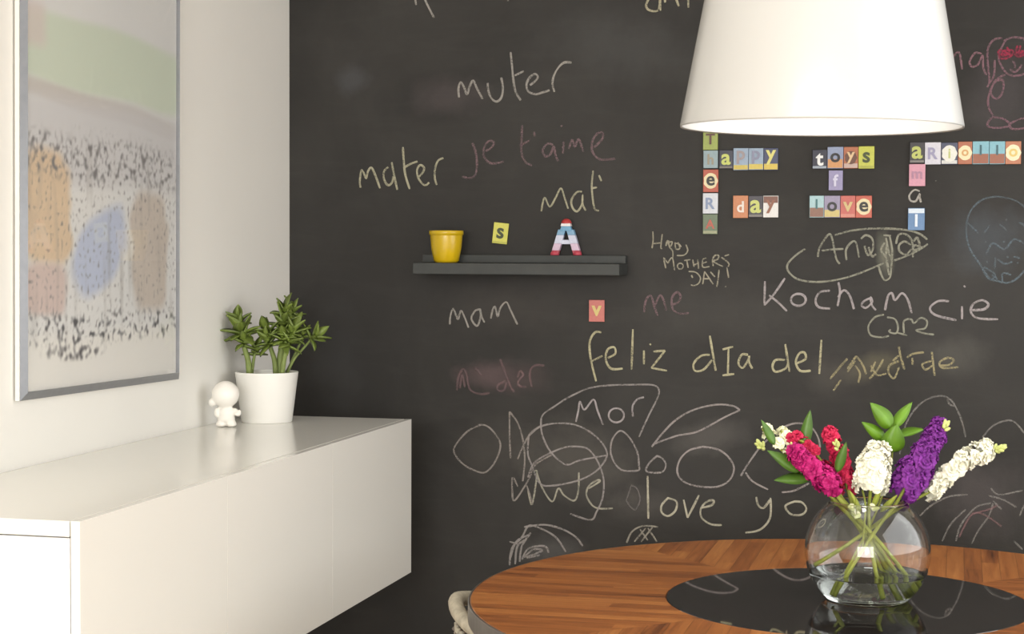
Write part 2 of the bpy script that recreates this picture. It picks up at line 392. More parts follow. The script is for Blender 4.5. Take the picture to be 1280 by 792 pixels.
chalk(W1, 'word Mor in pinkish white chalk', 660, 470, 3.96, [
    [(238, 225), (250, 170), (258, 125), (280, 165), (325, 115), (345, 170), (372, 240)], arc_pts(438, 193, 38, 35), [(520, 200), (518, 150), (540, 115), (575, 103)]], PKW, 2.5, .85)
chalk(W2, 'overlapping ovals and loops in grey white chalk', 660, 470, 3.96, [
    [(550, 300), (600, 190), (645, 100), (645, 60), (610, 42), (500, 42), (400, 45), (300, 60), (200, 105), (130, 150), (75, 190), (65, 240), (75, 300), (110, 370), (160, 420), (200, 437), (260, 415), (395, 390)],
    [(0, 300), (60, 250), (150, 232), (250, 245), (340, 300), (390, 370), (380, 420), (330, 475), (250, 515), (130, 540), (60, 530), (20, 440), (0, 380), (5, 290)],
    [(0, 500), (30, 430), (100, 385), (190, 350), (270, 350), (310, 370), (350, 430), (375, 510), (370, 600), (340, 670), (310, 710), (210, 680)],
    [(410, 390), (415, 320), (455, 270), (500, 300), (540, 370), (550, 440), (545, 465), (470, 465), (430, 430), (410, 380)],
    [(640, 393), (600, 430), (588, 470), (660, 475), (683, 440), (665, 405), (635, 393)]], (156, 149, 146), 2.3, .75)
chalk(W2, 'small faint chalk oval', 660, 470, 3.96, [[(510, 545), (495, 590), (490, 620), (530, 660), (555, 610), (540, 555), (510, 540)]], (120, 114, 112), 2.2, .6)
chalk(W1, 'scrawled yellow chalk letters under the loops', 660, 470, 3.96, [
    [(0, 560), (20, 635), (45, 480), (30, 470)], [(45, 480), (70, 550), (120, 620), (150, 555), (180, 590), (230, 615), (250, 560), (252, 475)],
    [(300, 555), (355, 520), (340, 515), (300, 545), (290, 590), (320, 640), (360, 655), (420, 653)]], (170, 166, 150), 2.3, .8)
chalk(W2, 'chalk circle and pointed triangle', 560, 470, 3.96, [
    [(165, 240), (100, 270), (45, 330), (30, 375), (70, 430), (130, 465), (185, 475), (235, 420), (260, 340), (230, 280), (190, 245), (150, 240)],
    [(310, 405), (305, 300), (305, 175)], [(305, 175), (345, 230), (370, 310), (380, 400), (375, 480), (370, 520)],
    [(345, 410), (370, 350), (410, 280), (460, 245)], [(325, 500), (345, 545)], [(318, 500), (318, 560), (330, 615), (400, 510), (430, 440), (520, 385)],
    [(390, 540), (420, 635)]], (150, 142, 136), 2.3, .75)
chalk(W2, 'leaf, round loop and angle in white chalk', 800, 490, 4.4, [
    [(65, 300), (120, 230), (200, 150), (300, 95), (420, 68), (510, 75), (550, 98)], [(550, 98), (460, 140), (320, 215), (200, 240), (75, 285)],
    [(340, 300), (270, 320), (220, 370), (205, 440), (240, 490), (310, 515), (420, 520), (490, 485), (517, 420), (490, 360), (430, 315), (340, 298)],
    [(660, 300), (590, 400), (555, 460)], [(580, 440), (620, 490), (705, 535)], [(780, 550), (850, 540), (930, 500)],
    [(660, 300), (760, 210), (860, 170), (950, 200), (990, 300), (950, 420), (890, 500)]], (162, 153, 150), 2.4, .8)
chalk(W1, 'words love yo in cream chalk', 800, 490, 4.4, [
    [(42, 460), (44, 580), (46, 695)],
    [(155, 580), (120, 620), (120, 660), (155, 680), (195, 650), (200, 600), (150, 580)], [(240, 590), (262, 690)], [(262, 690), (325, 565)],
    [(340, 635), (395, 620), (405, 595), (370, 600), (335, 640), (340, 690), (390, 725), (450, 730)],
    [(640, 575), (650, 620), (680, 635), (715, 590)], [(718, 580), (715, 690), (660, 755), (580, 772)],
    [(850, 600), (800, 625), (830, 670), (890, 672), (915, 640), (890, 605), (845, 600)]], (180, 175, 156), 2.7, .9)
chalk(W2, 'faint arcs and strokes behind the flowers', 1130, 480, 3.773, [
    [(-20, 330), (5, 200), (50, 120), (110, 70), (180, 55), (225, 80), (260, 140), (280, 200), (290, 250)], [(205, 70), (215, 95), (240, 100), (220, 70)],
    [(370, 250), (420, 195), (490, 170), (530, 185), (566, 230)], [(75, 620), (130, 570), (210, 530), (300, 520)],
    [(180, 740), (220, 660), (290, 590)], [(245, 740), (270, 660), (340, 580), (410, 560)], [(320, 750), (350, 690), (400, 620), (420, 560)],
    [(400, 525), (470, 545), (530, 580)], [(420, 550), (460, 590)], [(520, 740), (560, 780)], [(545, 620), (566, 570)], [(410, 490), (450, 520), (560, 500)]],
    (142, 138, 134), 2.2, .6)
chalk(W2, 'faint pink arc above the table edge', 1130, 480, 3.773, [[(260, 720), (300, 640), (330, 610), (380, 615), (460, 670)], [(320, 610), (400, 590), (440, 570)]], (140, 108, 110), 2.2, .6)
chalk(W2, 'dense white scribble at the table edge', 540, 640, 3.556, [
    [(345, 235), (355, 160), (400, 110), (430, 60), (480, 70), (550, 110), (595, 175)], [(410, 65), (500, 55), (580, 75), (640, 110), (670, 150)],
    [(390, 220), (400, 150), (440, 90)], [(400, 210), (430, 160), (500, 150), (520, 180)], [(370, 230), (380, 150), (420, 120)], [(345, 130), (380, 140)],
    [(410, 200), (450, 165), (490, 170), (420, 200), (480, 190)], [(350, 200), (375, 130), (430, 100)]], (160, 154, 150), 2.6, .7)
chalk(W2, 'small white chalk arch at the table edge', 540, 640, 3.556, [
    [(865, 135), (890, 85), (940, 60), (1005, 65)], [(925, 75), (960, 125)], [(930, 130), (985, 60)], [(960, 70), (1000, 130)], [(900, 130), (950, 70)]], (164, 158, 146), 2.3, .7)
chalk(W2, 'dusty pink chalk figure with round head', 1160, 20, 5.28, [
    [(490, 145), (430, 160), (395, 220), (395, 320), (405, 430), (390, 470)], [(440, 290), (435, 390), (400, 450)],
    [(520, 150), (490, 200), (465, 270), (490, 340), (530, 385), (580, 395), (640, 375), (680, 300), (670, 200), (630, 150)], [(500, 165), (560, 140), (640, 150)],
    [(555, 300), (570, 310), (575, 345)], [(540, 350), (570, 370), (600, 350), (620, 320)],
    [(490, 415), (440, 440), (415, 500), (440, 545), (480, 525), (500, 460), (490, 415)], [(510, 385), (440, 430), (400, 530), (400, 600), (430, 660)],
    [(430, 665), (395, 700), (400, 730), (470, 738), (540, 720), (500, 680), (430, 665)], [(700, 690), (640, 675), (590, 685), (540, 715), (560, 745), (640, 738), (700, 715)]], (128, 100, 108), 2.6, .8)
chalk(W2, 'red chalk scribbles for the eyes', 1160, 20, 5.28, [
    [(465, 230), (480, 280), (540, 270), (560, 230), (500, 230), (490, 260), (550, 250), (470, 250), (480, 225), (555, 262)],
    [(570, 250), (600, 270), (640, 250), (600, 240), (640, 230), (580, 240), (640, 262)], [(520, 205), (540, 240)], [(590, 195), (580, 230)], [(610, 195), (600, 232)]], (150, 62, 82), 2.6, .8)
chalk(W1, 'letters n and a in dusty pink chalk', 1160, 20, 5.28, [
    [(130, 350), (160, 280), (205, 240), (225, 355)], [(355, 250), (310, 245), (275, 300), (290, 335), (330, 320), (360, 260), (365, 340), (385, 390)]], (140, 108, 116), 2.6, .8)
chalk(W2, 'pale blue chalk face outline', 1190, 235, 6.09, [
    [(600, 190), (548, 140), (470, 90), (340, 65), (230, 90), (150, 160), (115, 250), (110, 360), (140, 470), (220, 590), (270, 680), (340, 705), (420, 720), (490, 690), (548, 630), (600, 560)],
    [(120, 265), (200, 340)], [(285, 285), (245, 340)], [(365, 275), (415, 320)], [(510, 260), (560, 290)],
    [(260, 500), (310, 420), (400, 465), (470, 390), (548, 420)], [(330, 530), (325, 610)], [(345, 540), (400, 575), (460, 560)], [(470, 520), (520, 535)],
    [(240, 600), (310, 640), (330, 670), (290, 690), (240, 620)], [(385, 720), (385, 650), (450, 660)],
    [(412, 240)], [(253, 410)], [(395, 410)], [(423, 525)], [(268, 565)], [(500, 570)], [(423, 645)], [(300, 660), (345, 690)]], BLU, 2.3, .7)
chalk(W1, 'lower ends of chalk letters at the top of the wall', 490, 0, 3.122, [
    [(60, -60), (85, -30), (95, 20)], [(95, -90), (130, 0), (165, 70)], [(453, 2)]], GREY, 2.8, .85)
chalk(W1, 'lower half of the word ani in yellowish chalk', 490, 0, 3.122, [
    [(1040, -40), (1010, -14), (992, 20), (1005, 40), (1040, 38), (1046, -30), (1048, 42)], [(1066, 10), (1066, -40), (1090, -46), (1120, 25)], [(1155, -30), (1157, 30)]], (178, 172, 146), 2.8, .85)
chalk(W1, 'single letter a in white chalk between two tiles', 1125, 165, 6.09, [
    [(150, 450), (110, 440), (72, 480), (80, 520), (120, 525), (150, 470), (150, 500), (160, 535)]], (180, 176, 168), 2.2, .85)
chalk(W2, 'stray chalk flecks', 1125, 165, 6.09, [[(270, 368), (275, 374)]], GREY, 1.8, .6)

# ------------------------------------------------------------------ sideboard
m_gloss = mat('white_gloss_lacquer', (234, 232, 225), 0.15, 0.5, var=0.006, scale=2)
m_core = mat('white_melamine', (236, 236, 236), 0.4, 0.4, var=0.006, scale=3)
SD, SG, SL, ST, SB = 0.4449, 0.2835, 2.0835, 0.9665, 0.5679   # depth, gap to the chalkboard, near end, top, underside
sb = empty('sideboard', (0, -(SL + SG) / 2, SB), 'long white wall-hung sideboard with gloss doors under the framed print', 'sideboard')
def loc(o, parent):   # keep world placement under a translated parent
    o.matrix_parent_inverse = Matrix.Translation(-Vector(parent.location)); return o
k = MB()
FE = -SG
k.box((0.003, -SL, SB), (SD - .018, -SL + .02, ST - .028)); k.box((0.003, FE - .02, SB), (SD - .018, FE, ST - .028))
k.box((0.003, -SL + .02, SB), (SD - .018, FE - .02, SB + .02)); k.box((0.003, -SL + .02, SB + .02), (0.01, FE - .02, ST - .028))
for yy in (FE - 0.6, FE - 1.2): k.box((0.01, yy - .009, SB + .02), (SD - .018, yy + .009, ST - .028))
loc(k.build('carcass', m_core, sb, bevel=.0012), sb)
k = MB(); k.box((0.003, -SL, ST - .026), (SD - .0185, FE, ST)); loc(k.build('top_panel', m_gloss, sb, bevel=.0012), sb)
for i in range(3):
    k = MB(); k.box((SD - .016, -SL + i * .6 + (.0 if i == 0 else .0007), SB), (SD, -SL + (i + 1) * .6 - (.0 if i == 2 else .0007), ST)); loc(k.build('door', m_gloss, sb, bevel=.0004), sb)

# ------------------------------------------------------------------ framed print on the left wall
m_alu = mat('brushed_aluminium', (134, 136, 140), 0.36, 0.5, metal=0.4, var=0.05, scale=60)
m_edge = mat('pale_frame_side', (226, 223, 214), 0.45, 0.4, metal=0.0, var=0.03, scale=20)
FT = 0.024
pn = on_x(25, 501, FT - .009); pf = on_x(223.5, 473.5, FT - .009)          # outer bottom corners, near and far end
yn, yf, zn, zf = pn.y, pf.y, pn.z, pf.z
ang = math.atan2(zf - zn, yf - yn); PW = math.hypot(yf - yn, zf - zn); PH = 1.12; VS = 1.27
pic = empty('framed_print', (0.0, yn, zn), 'large framed pastel print hanging on the white wall above the sideboard', 'picture')
pic.rotation_euler = (ang, 0, 0)
FW = 0.016
def pbox(name, y0, z0, y1, z1, x0, x1, m, **kw):
    k = MB(); k.box((x0, y0, z0), (x1, y1, z1)); return k.build(name, m, pic, **kw)
k = MB()
k.box((0.004, 0, 0), (FT - .009, PW, .006)); k.box((0.004, 0, PH - .006), (FT - .009, PW, PH)); k.box((0.004, 0, .006), (FT - .009, .006, PH - .006)); k.box((0.004, PW - .006, .006), (FT - .009, PW, PH - .006))
k.build('frame_side', m_edge, pic)
k = MB(); q0, q1, q2 = FT - .009, FT, FT - .004
O = [(0, 0), (PW, 0), (PW, PH), (0, PH)]; I1 = [(FW, FW), (PW - FW, FW), (PW - FW, PH - FW), (FW, PH - FW)]
V = [(q0, y, z) for y, z in O] + [(q1, y, z) for y, z in I1] + [(q0 - .001, y, z) for y, z in I1] + [(q0 - .001, y, z) for y, z in O]
F = []
for i in range(4):
    j = (i + 1) % 4; F += [(i, j, 4 + j, 4 + i), (4 + i, 4 + j, 8 + j, 8 + i), (8 + i, 8 + j, 12 + j, 12 + i), (12 + i, 12 + j, j, i)]
k.add(V, F); k.build('frame', m_alu, pic)
pbox('backing_board', FW, FW, PW - FW, PH - FW, 0.005, 0.014, m_edge)
# print: an invented abstract wash of pastel patches
NU, NV = 210, 330
def patch(u, v, cu, cv, ru, rv, soft=0.15, p=4):
    d = (abs((u - cu) / ru) ** p + abs((v - cv) / rv) ** p) ** (1 / p); return max(0, min(1, (1 + soft / 2 - d) / soft))
def art(u, v):
    n = mnoise.noise((u * 3, v * 3, 1.3)); n2 = mnoise.noise((u * 75, v * 80, 5.1)); n3 = mnoise.noise((u * 11, v * 13, 9.0)); uu = u + .03 * n3; vv = v + .02 * n
    c = Vector((222, 222, 220)) + Vector((4, 3, 2)) * n
    def mix(rgb, f):
        nonlocal c
        c = c.lerp(Vector(rgb), max(0, min(1, f)))
    mix((205, 216, 196), patch(uu, vv + .03 * u, .5, .815, .62, .085, .25) * .85)
    mix((214, 200, 196), patch(uu, vv, .06, .86, .07, .05, .6) * .7)
    mix((196, 190, 184), patch(uu, vv + .05 * u, .5, .715, .62, .022, .6) * .8)
    mix((206, 205, 206), patch(uu, vv, .5, .6, .62, .10, .4) * .8)
    mix((216, 190, 158), patch(uu, vv, .14, .43, .13, .14, .2) * .85)
    mix((206, 184, 176), patch(uu, vv, .13, .23, .12, .06, .3) * .8)
    mix((198, 186, 174), patch(uu, vv, .80, .33, .13, .16, .2) * .8)
    mix((184, 194, 218), patch(uu, vv - .25 * (u - .45), .46, .33, .17, .10, .3, 2.5) * .85)
    mix((230, 228, 222), patch(uu, vv, .5, .05, .7, .075, .5))
    busy = patch(uu, vv, .5, .36, .6, .26, .25)
    if n2 > .25: mix((134, 132, 131), busy * (n2 - .25) * 1.7)
    n4 = mnoise.noise((u * 34, v * 5, 2.2))
    mix((150, 146, 142), busy * max(0, n4 - .15) * .6)
    m2 = mnoise.noise((u * 55, v * 60, 7.7)); mix((90, 90, 92), patch(uu, vv, .5, .135, .6, .035, .6) * max(0, m2 - .1) * 2.0)
    mix((86, 84, 86), patch(uu, vv, .3, .085, .16, .014, .8) * max(0, m2 + .2) * 1.2)
    mix((128, 126, 126), patch(uu, vv, .5, .56, .6, .05, .6) * max(0, m2 - .05) * 1.8)
    return c
V = []; F = []; CL = []
for j in range(NV + 1):
    for i in range(NU + 1):
        u, v = i / NU, j / NV
        V.append((0.0145, FW + u * (PW - 2 * FW), FW + v * (PH - 2 * FW))); CL.append(lin(art(u, min(v * VS, 1.15))) + (1,))
for j in range(NV):
    for i in range(NU):
        a = j * (NU + 1) + i; F.append((a, a + 1, a + NU + 2, a + NU + 1))
m_print, N, L, b = new_mat('print_paper')
at = N.new('ShaderNodeAttribute'); at.attribute_name = 'ink'; L.new(at.outputs['Color'], b.inputs['Base Color']); b.inputs['Roughness'].default_value = 0.8
po = link_mesh('print', V, F, m_print, pic); po['label'] = 'pastel print of washed colour patches'
ca = po.data.color_attributes.new('ink', 'FLOAT_COLOR', 'POINT')
for i, c in enumerate(CL): ca.data[i].color = c

def clear_glass(name, ior=1.5, tint=(1, 1, 1), rough=0.0):
    """thin clear glass: Fresnel mix of see-through and mirror"""
    m, N, L, b = new_mat(name); N.remove(b)
    out = N['Material Output']; t = N.new('ShaderNodeBsdfTransparent'); t.inputs[0].default_value = tint + (1,)
    g = N.new('ShaderNodeBsdfGlossy'); g.inputs['Roughness'].default_value = rough
    lw = N.new('ShaderNodeLayerWeight'); lw.inputs['Blend'].default_value = 0.5
    pw = N.new('ShaderNodeMath'); pw.operation = 'POWER'; pw.inputs[1].default_value = 5.0; L.new(lw.outputs['Facing'], pw.inputs[0])
    fr = N.new('ShaderNodeMapRange'); fr.inputs['To Min'].default_value = ((ior - 1) / (ior + 1)) ** 2; fr.inputs['To Max'].default_value = 1.0; L.new(pw.outputs[0], fr.inputs['Value'])
    mx = N.new('ShaderNodeMixShader'); L.new(fr.outputs[0], mx.inputs[0]); L.new(t.outputs[0], mx.inputs[1]); L.new(g.outputs[0], mx.inputs[2]); L.new(mx.outputs[0], out.inputs['Surface'])
    return m
pbox('glass_pane', FW - .002, FW - .002, PW - FW + .002, PH - FW + .002, 0.0175, 0.0190, clear_glass('picture_glass', 1.25))

# ------------------------------------------------------------------ round table
TX, TY, TR, TRI, TZ = 1.6172, -1.2971, 0.7132, 0.3394, 0.75
m_wood, N, L, b = new_mat('reclaimed_teak')
tc = N.new('ShaderNodeTexCoord'); sp = N.new('ShaderNodeSeparateXYZ'); L.new(tc.outputs['Object'], sp.inputs[0])
def M(op, a, bb=0.0, cc=None):
    m = N.new('ShaderNodeMath'); m.operation = op
    for kk, v in enumerate((a, bb, cc)):
        if v is None: continue
        if isinstance(v, (int, float)): m.inputs[kk].default_value = v
        else: L.new(v, m.inputs[kk])
    return m.outputs[0]
sec = M('GREATER_THAN', M('ABSOLUTE', sp.outputs[0]), M('ABSOLUTE', sp.outputs[1]))     # side quarters have boards along x, the others along y
inv = M('SUBTRACT', 1.0, sec)
across = M('ADD', M('MULTIPLY', sec, sp.outputs[1]), M('MULTIPLY', inv, sp.outputs[0]))
along = M('ADD', M('MULTIPLY', sec, sp.outputs[0]), M('MULTIPLY', inv, sp.outputs[1]))
bid = M('FLOOR', M('DIVIDE', across, 0.036))
wn0 = N.new('ShaderNodeTexWhiteNoise'); wn0.noise_dimensions = '2D'
cv = N.new('ShaderNodeCombineXYZ'); L.new(bid, cv.inputs[0]); L.new(sec, cv.inputs[1]); L.new(cv.outputs[0], wn0.inputs['Vector'])
alo = M('ADD', along, M('MULTIPLY', wn0.outputs['Value'], 3.0))
seg_ = M('FLOOR', M('DIVIDE', alo, 0.55))
wn = N.new('ShaderNodeTexWhiteNoise'); wn.noise_dimensions = '3D'
cv2 = N.new('ShaderNodeCombineXYZ'); L.new(bid, cv2.inputs[0]); L.new(seg_, cv2.inputs[1]); L.new(sec, cv2.inputs[2]); L.new(cv2.outputs[0], wn.inputs['Vector'])
gv = N.new('ShaderNodeCombineXYZ'); L.new(M('MULTIPLY', along, 2.4), gv.inputs[0]); L.new(M('MULTIPLY', across, 34.0), gv.inputs[1]); L.new(M('MULTIPLY', wn.outputs['Value'], 9.0), gv.inputs[2])
gn = N.new('ShaderNodeTexNoise'); gn.inputs['Scale'].default_value = 1.6; gn.inputs['Detail'].default_value = 7; gn.inputs['Roughness'].default_value = 0.62; gn.inputs['Distortion'].default_value = 0.7
L.new(gv.outputs[0], gn.inputs['Vector'])
tone = M('ADD', M('MULTIPLY', wn.outputs['Value'], 0.30), M('MULTIPLY', gn.outputs['Fac'], 0.86))
rp = N.new('ShaderNodeValToRGB'); el = rp.color_ramp.elements
el[0].position = 0.28; el[0].color = lin((62, 32, 18)) + (1,); el[1].position = 0.92; el[1].color = lin((196, 136, 74)) + (1,)
for ps, c in ((0.42, (124, 72, 36)), (0.58, (152, 92, 46)), (0.75, (170, 110, 58))):
    e = el.new(ps); e.color = lin(c) + (1,)
L.new(tone, rp.inputs['Fac'])
fr_ = M('FRACT', M('DIVIDE', across, 0.036)); gap = M('LESS_THAN', M('MINIMUM', fr_, M('SUBTRACT', 1.0, fr_)), 0.018)
gmix = N.new('ShaderNodeMix'); gmix.data_type = 'RGBA'; L.new(M('MULTIPLY', gap, 0.55), gmix.inputs[0]); L.new(rp.outputs['Color'], gmix.inputs[6]); gmix.inputs[7].default_value = lin((48, 26, 14)) + (1,)
L.new(gmix.outputs[2], b.inputs['Base Color']); b.inputs['Roughness'].default_value = 0.34; b.inputs['Specular IOR Level'].default_value = 0.45
bp = N.new('ShaderNodeBump'); bp.inputs['Strength'].default_value = 0.15; bp.inputs['Distance'].default_value = 0.002; L.new(gn.outputs['Fac'], bp.inputs['Height']); L.new(bp.outputs['Normal'], b.inputs['Normal'])
m_black = mat('black_glass', (34, 31, 29), 0.02, 1.0, var=0.02, scale=3, coat=0.3)
m_steel = mat('grey_steel', (118, 112, 106), 0.38, 0.5, metal=0.7, var=0.08, scale=40)
tb = empty('dining_table', (TX, TY, 0), 'round wooden dining table with black glass centre standing by the chalkboard wall', 'table')
k = MB(); k.lathe([(TRI, TZ - .03), (TR - .004, TZ - .03), (TR - .004, TZ - .0015), (TR - .0055, TZ), (TRI + .0005, TZ), (TRI, TZ - .0005), (TRI, TZ - .03)], 160)
k.build('tabletop', m_wood, tb)
k = MB(); k.lathe([(TR - .004, TZ - .036), (TR, TZ - .036), (TR, TZ - .002), (TR - .0012, TZ - .0006), (TR - .004, TZ - .0006), (TR - .004, TZ - .036)], 160); k.build('edge_band', m_steel, tb, smooth=False)
k = MB(); k.lathe([(0, TZ - .012), (TRI - .001, TZ - .012), (TRI - .001, TZ - .001), (TRI - .002, TZ), (0, TZ)], 128); k.build('glass_inset', m_black, tb)
k = MB(); k.lathe([(0, TZ - .030), (TRI + .02, TZ - .030), (TRI + .02, TZ - .04), (.12, TZ - .05), (.075, TZ - .12), (.06, .3), (.075, .1), (.12, .06), (0, .06)], 64); k.build('pedestal', m_steel, tb, smooth=True)
k = MB(); k.lathe([(0, .06), (.16, .045), (.18, .03), (.18, 0), (0, 0)], 64); k.build('foot_plate', m_steel, tb)

# ------------------------------------------------------------------ woven chair tucked at the table's left
m_rattan = mat('whitewashed_rattan', (172, 164, 146), 0.7, 0.3, var=0.18, scale=70, bump=0.5)
m_weave = mat('grey_weave', (128, 118, 110), 0.75, 0.3, var=0.3, scale=90, bump=0.5)
cx_, cy_ = 0.0, 0.0
rimz = 0.690
pleft = on_z(562, 762, rimz + 0.012)                   # outermost point of the rail
CR = 0.30
cc = pleft + RGT.normalized() * (CR + 0.012); cc.z = 0
ch = empty('tub_chair', cc, 'whitewashed woven tub chair pushed under the left side of the round table', 'chair', rz=PI * 0.5 + YAW)
def hoop(r, z, a0=-35, a1=215, n=40):
    return [(r * math.cos(math.radians(a0 + (a1 - a0) * i / n)), r * math.sin(math.radians(a0 + (a1 - a0) * i / n)), z) for i in range(n + 1)]
k = MB(); k.tube([(x, y, z + .028 * max(0, y / CR) ** 10) for x, y, z in hoop(CR, rimz)], .015, 12); k.build('top_rail', m_rattan, ch, smooth=True)
k = MB()
n = 46
for i in range(n + 1):
    a = math.radians(-33 + 246 * i / n)
    k.tube([((CR - .002 - .015 * t) * math.cos(a), (CR - .002 - .015 * t) * math.sin(a), rimz - .012 - (rimz - .012 - .41) * t) for t in (0, .33, .66, 1)], .0052, 6)
k.build('back_spindle', m_rattan, ch, smooth=True)['label'] = 'pale upright rattan strands of the back'
k = MB()
for j in range(18):
    t = (j + .5) / 18; rr = CR - .002 - .015 * t; z = rimz - .018 - (rimz - .018 - .42) * t
    k.tube([((rr + .006 * (1 if (i + j) % 2 else -1)) * math.cos(math.radians(-33 + 246 * i / n)), (rr + .006 * (1 if (i + j) % 2 else -1)) * math.sin(math.radians(-33 + 246 * i / n)), z) for i in range(n + 1)], .0042, 5)
k.build('back_weave', m_weave, ch, smooth=True)['label'] = 'grey strands woven between the uprights'
k = MB(); k.lathe([(0, .40), (.22, .40), (.235, .41), (.235, .435), (.22, .45), (0, .455)], 40); k.build('seat', m_weave, ch, smooth=True)
for a in (45, 135, 225, 315):
    k = MB(); ca_, sa_ = math.cos(math.radians(a)), math.sin(math.radians(a)); k.tube([(.19 * ca_, .19 * sa_, .41), (.22 * ca_, .22 * sa_, .2), (.25 * ca_, .25 * sa_, 0)], [.016, .014, .012], 10); k.build('leg', m_rattan, ch, smooth=True)

# ------------------------------------------------------------------ pendant lamp
m_shade, N, L, b = new_mat('opal_lamp_shade')
b.inputs['Base Color'].default_value = lin((202, 202, 200)) + (1,); b.inputs['Roughness'].default_value = 0.18; b.inputs['Coat Weight'].default_value = 0.2
tcs = N.new('ShaderNodeTexCoord'); nzs = N.new('ShaderNodeTexNoise'); nzs.inputs['Scale'].default_value = 2.0; L.new(tcs.outputs['Object'], nzs.inputs['Vector'])
mr = N.new('ShaderNodeMapRange'); mr.inputs['To Min'].default_value = 0.16; mr.inputs['To Max'].default_value = 0.24; L.new(nzs.outputs['Fac'], mr.inputs['Value']); L.new(mr.outputs[0], b.inputs['Roughness'])
tr = N.new('ShaderNodeBsdfTranslucent'); tr.inputs[0].default_value = lin((240, 235, 222)) + (1,)
mx = N.new('ShaderNodeMixShader'); mx.inputs[0].default_value = 0.10; out = N['Material Output']
L.new(b.outputs[0], mx.inputs[1]); L.new(tr.outputs[0], mx.inputs[2]); L.new(mx.outputs[0], out.inputs['Surface'])
LD = 3.28
lb = at_depth(1025.5, 160, LD)
LR = 349 / 2 / FPX * LD; LH = 0.40; taper = 28 / 160; LRT = LR - LH * taper
lamp = empty('pendant_lamp', lb, 'large white cone-shaped pendant lamp hanging over the round table', 'lamp')
lamp.rotation_euler = (0, math.radians(0.5), 0)
k = MB(); k.lathe([(LR - .003, .002), (LR, 0), (LR + .0005, .004), (LRT, LH), (LRT - .002, LH + .006), (.03, LH + .02), (.03, LH + .015), (LRT - .005, LH), (LR - .004, .004), (LR - .003, .002)], 128)
k.build('lamp_shade', m_shade, lamp, smooth=True)
m_cord = mat('white_cord', (225, 224, 220), 0.5)
k = MB(); k.lathe([(0, LH + .07), (.028, LH + .068), (.032, LH + .02), (.032, LH - .05), (.018, LH - .055), (0, LH - .055)], 32); k.build('lamp_holder', m_cord, lamp, smooth=True)
k = MB(); k.tube([(0, 0, LH + .06), (0, 0, LH + .3), (0, 0, CEIL - lb.z - .03)], .004, 8); k.build('cord', m_cord, lamp, smooth=True)
k = MB(); k.lathe([(0, CEIL - lb.z - .03), (.05, CEIL - lb.z - .03), (.055, CEIL - lb.z - .002), (0, CEIL - lb.z - .002)], 32); k.build('ceiling_rose', m_cord, lamp)
m_bulb = mat('lit_bulb', (255, 244, 225), 0.4, emis=((255, 246, 232), 8.0))
k = MB(); k.lathe([(0, LH - .17)] + [(.042 * math.sin(a * PI / 12), LH - .128 - .042 * math.cos(a * PI / 12)) for a in range(1, 10)] + [(.018, LH - .075), (.016, LH - .055)], 32)
k.build('bulb', m_bulb, lamp, smooth=True)
d = bpy.data.lights.new('bulb_light', 'POINT'); d.energy = 6; d.color = (1.0, .96, .9); d.shadow_soft_size = .045
o = bpy.data.objects.new('bulb_light', d); COL.objects.link(o); o.parent = lamp; o.location = (0, 0, LH - .22)

# ------------------------------------------------------------------ wall shelf
m_shelf = mat('shelf_chalk_grey', (54, 56, 54), 0.55, 0.4, var=0.08, scale=25)
SHD = 0.12
sl = on_y(516, 336, -SHD); sr = on_y(774, 336, -SHD); sx0, sx1 = sl.x, sr.x
zb_ = on_y(650, 343.3, -SHD).z; zt_ = on_y(650, 329, -SHD).z; zr_ = on_y(650, 318.6, -0.028).z
sh = empty('wall_shelf', ((sx0 + sx1) / 2, 0, zb_), 'dark grey narrow wall shelf holding the yellow pot and the letter A', 'shelf')
k = MB(); k.box((sx0, -SHD, zb_), (sx1, -.0005, zt_)); loc(k.build('shelf_board', m_shelf, sh, bevel=.0015), sh)
k = MB(); k.box((sx0, -.030, zt_ + .0002), (sx1, -.0005, zr_)); loc(k.build('back_rail', m_shelf, sh, bevel=.0015), sh)

# yellow pot
m_yel = mat('yellow_glaze', (196, 164, 20), 0.28, 0.5, var=0.1, scale=18, coat=0.2)
pd = depth((on_y(557, 320, -.08)))
pr = 43 / 2 / FPX * pd
pc = on_y(557.5, 320, -0.078); ph = on_y(557, 288, -.078).z - zt_
yp = empty('flower_pot', (pc.x, -.075, zt_), 'small yellow glazed pot on the left end of the dark wall shelf', 'pot')
k = MB(); k.lathe([(0, .0), (pr * .62, 0), (pr * .74, .006), (pr * .88, ph * .45), (pr * .94, ph * .84), (pr * .94, ph * .86), (pr, ph * .87), (pr, ph * .99), (pr * .97, ph), (pr * .88, ph), (pr * .86, ph * .9), (pr * .66, .008), (0, .008)], 48)
k.build('pot_body', m_yel, yp, smooth=True)

def text_mesh(ch_):
    cu = bpy.data.curves.new('t', 'FONT'); cu.body = ch_; cu.extrude = 0.02; cu.offset = 0.025; cu.resolution_u = 4
    o = bpy.data.objects.new('t', cu); COL.objects.link(o)
    dg = bpy.context.evaluated_depsgraph_get(); me = bpy.data.meshes.new_from_object(o.evaluated_get(dg))
    bpy.data.objects.remove(o); bpy.data.curves.remove(cu)
    xs = [v.co.x for v in me.vertices]; ys = [v.co.y for v in me.vertices]
    return me, min(xs), max(xs), min(ys), max(ys)
TM = {}
MC = {}
def cmat(rgb, nm='tile_ink'):
    g_ = sum(rgb) / 3; q_ = tuple(int(round((g_ + (v - g_) * .82) * .96)) for v in rgb)
    if (rgb, nm) not in MC: MC[(rgb, nm)] = mat('%s_%d_%d_%d' % ((nm,) + rgb), q_, 0.4, 0.4, var=0.06, scale=200)
    return MC[(rgb, nm)]

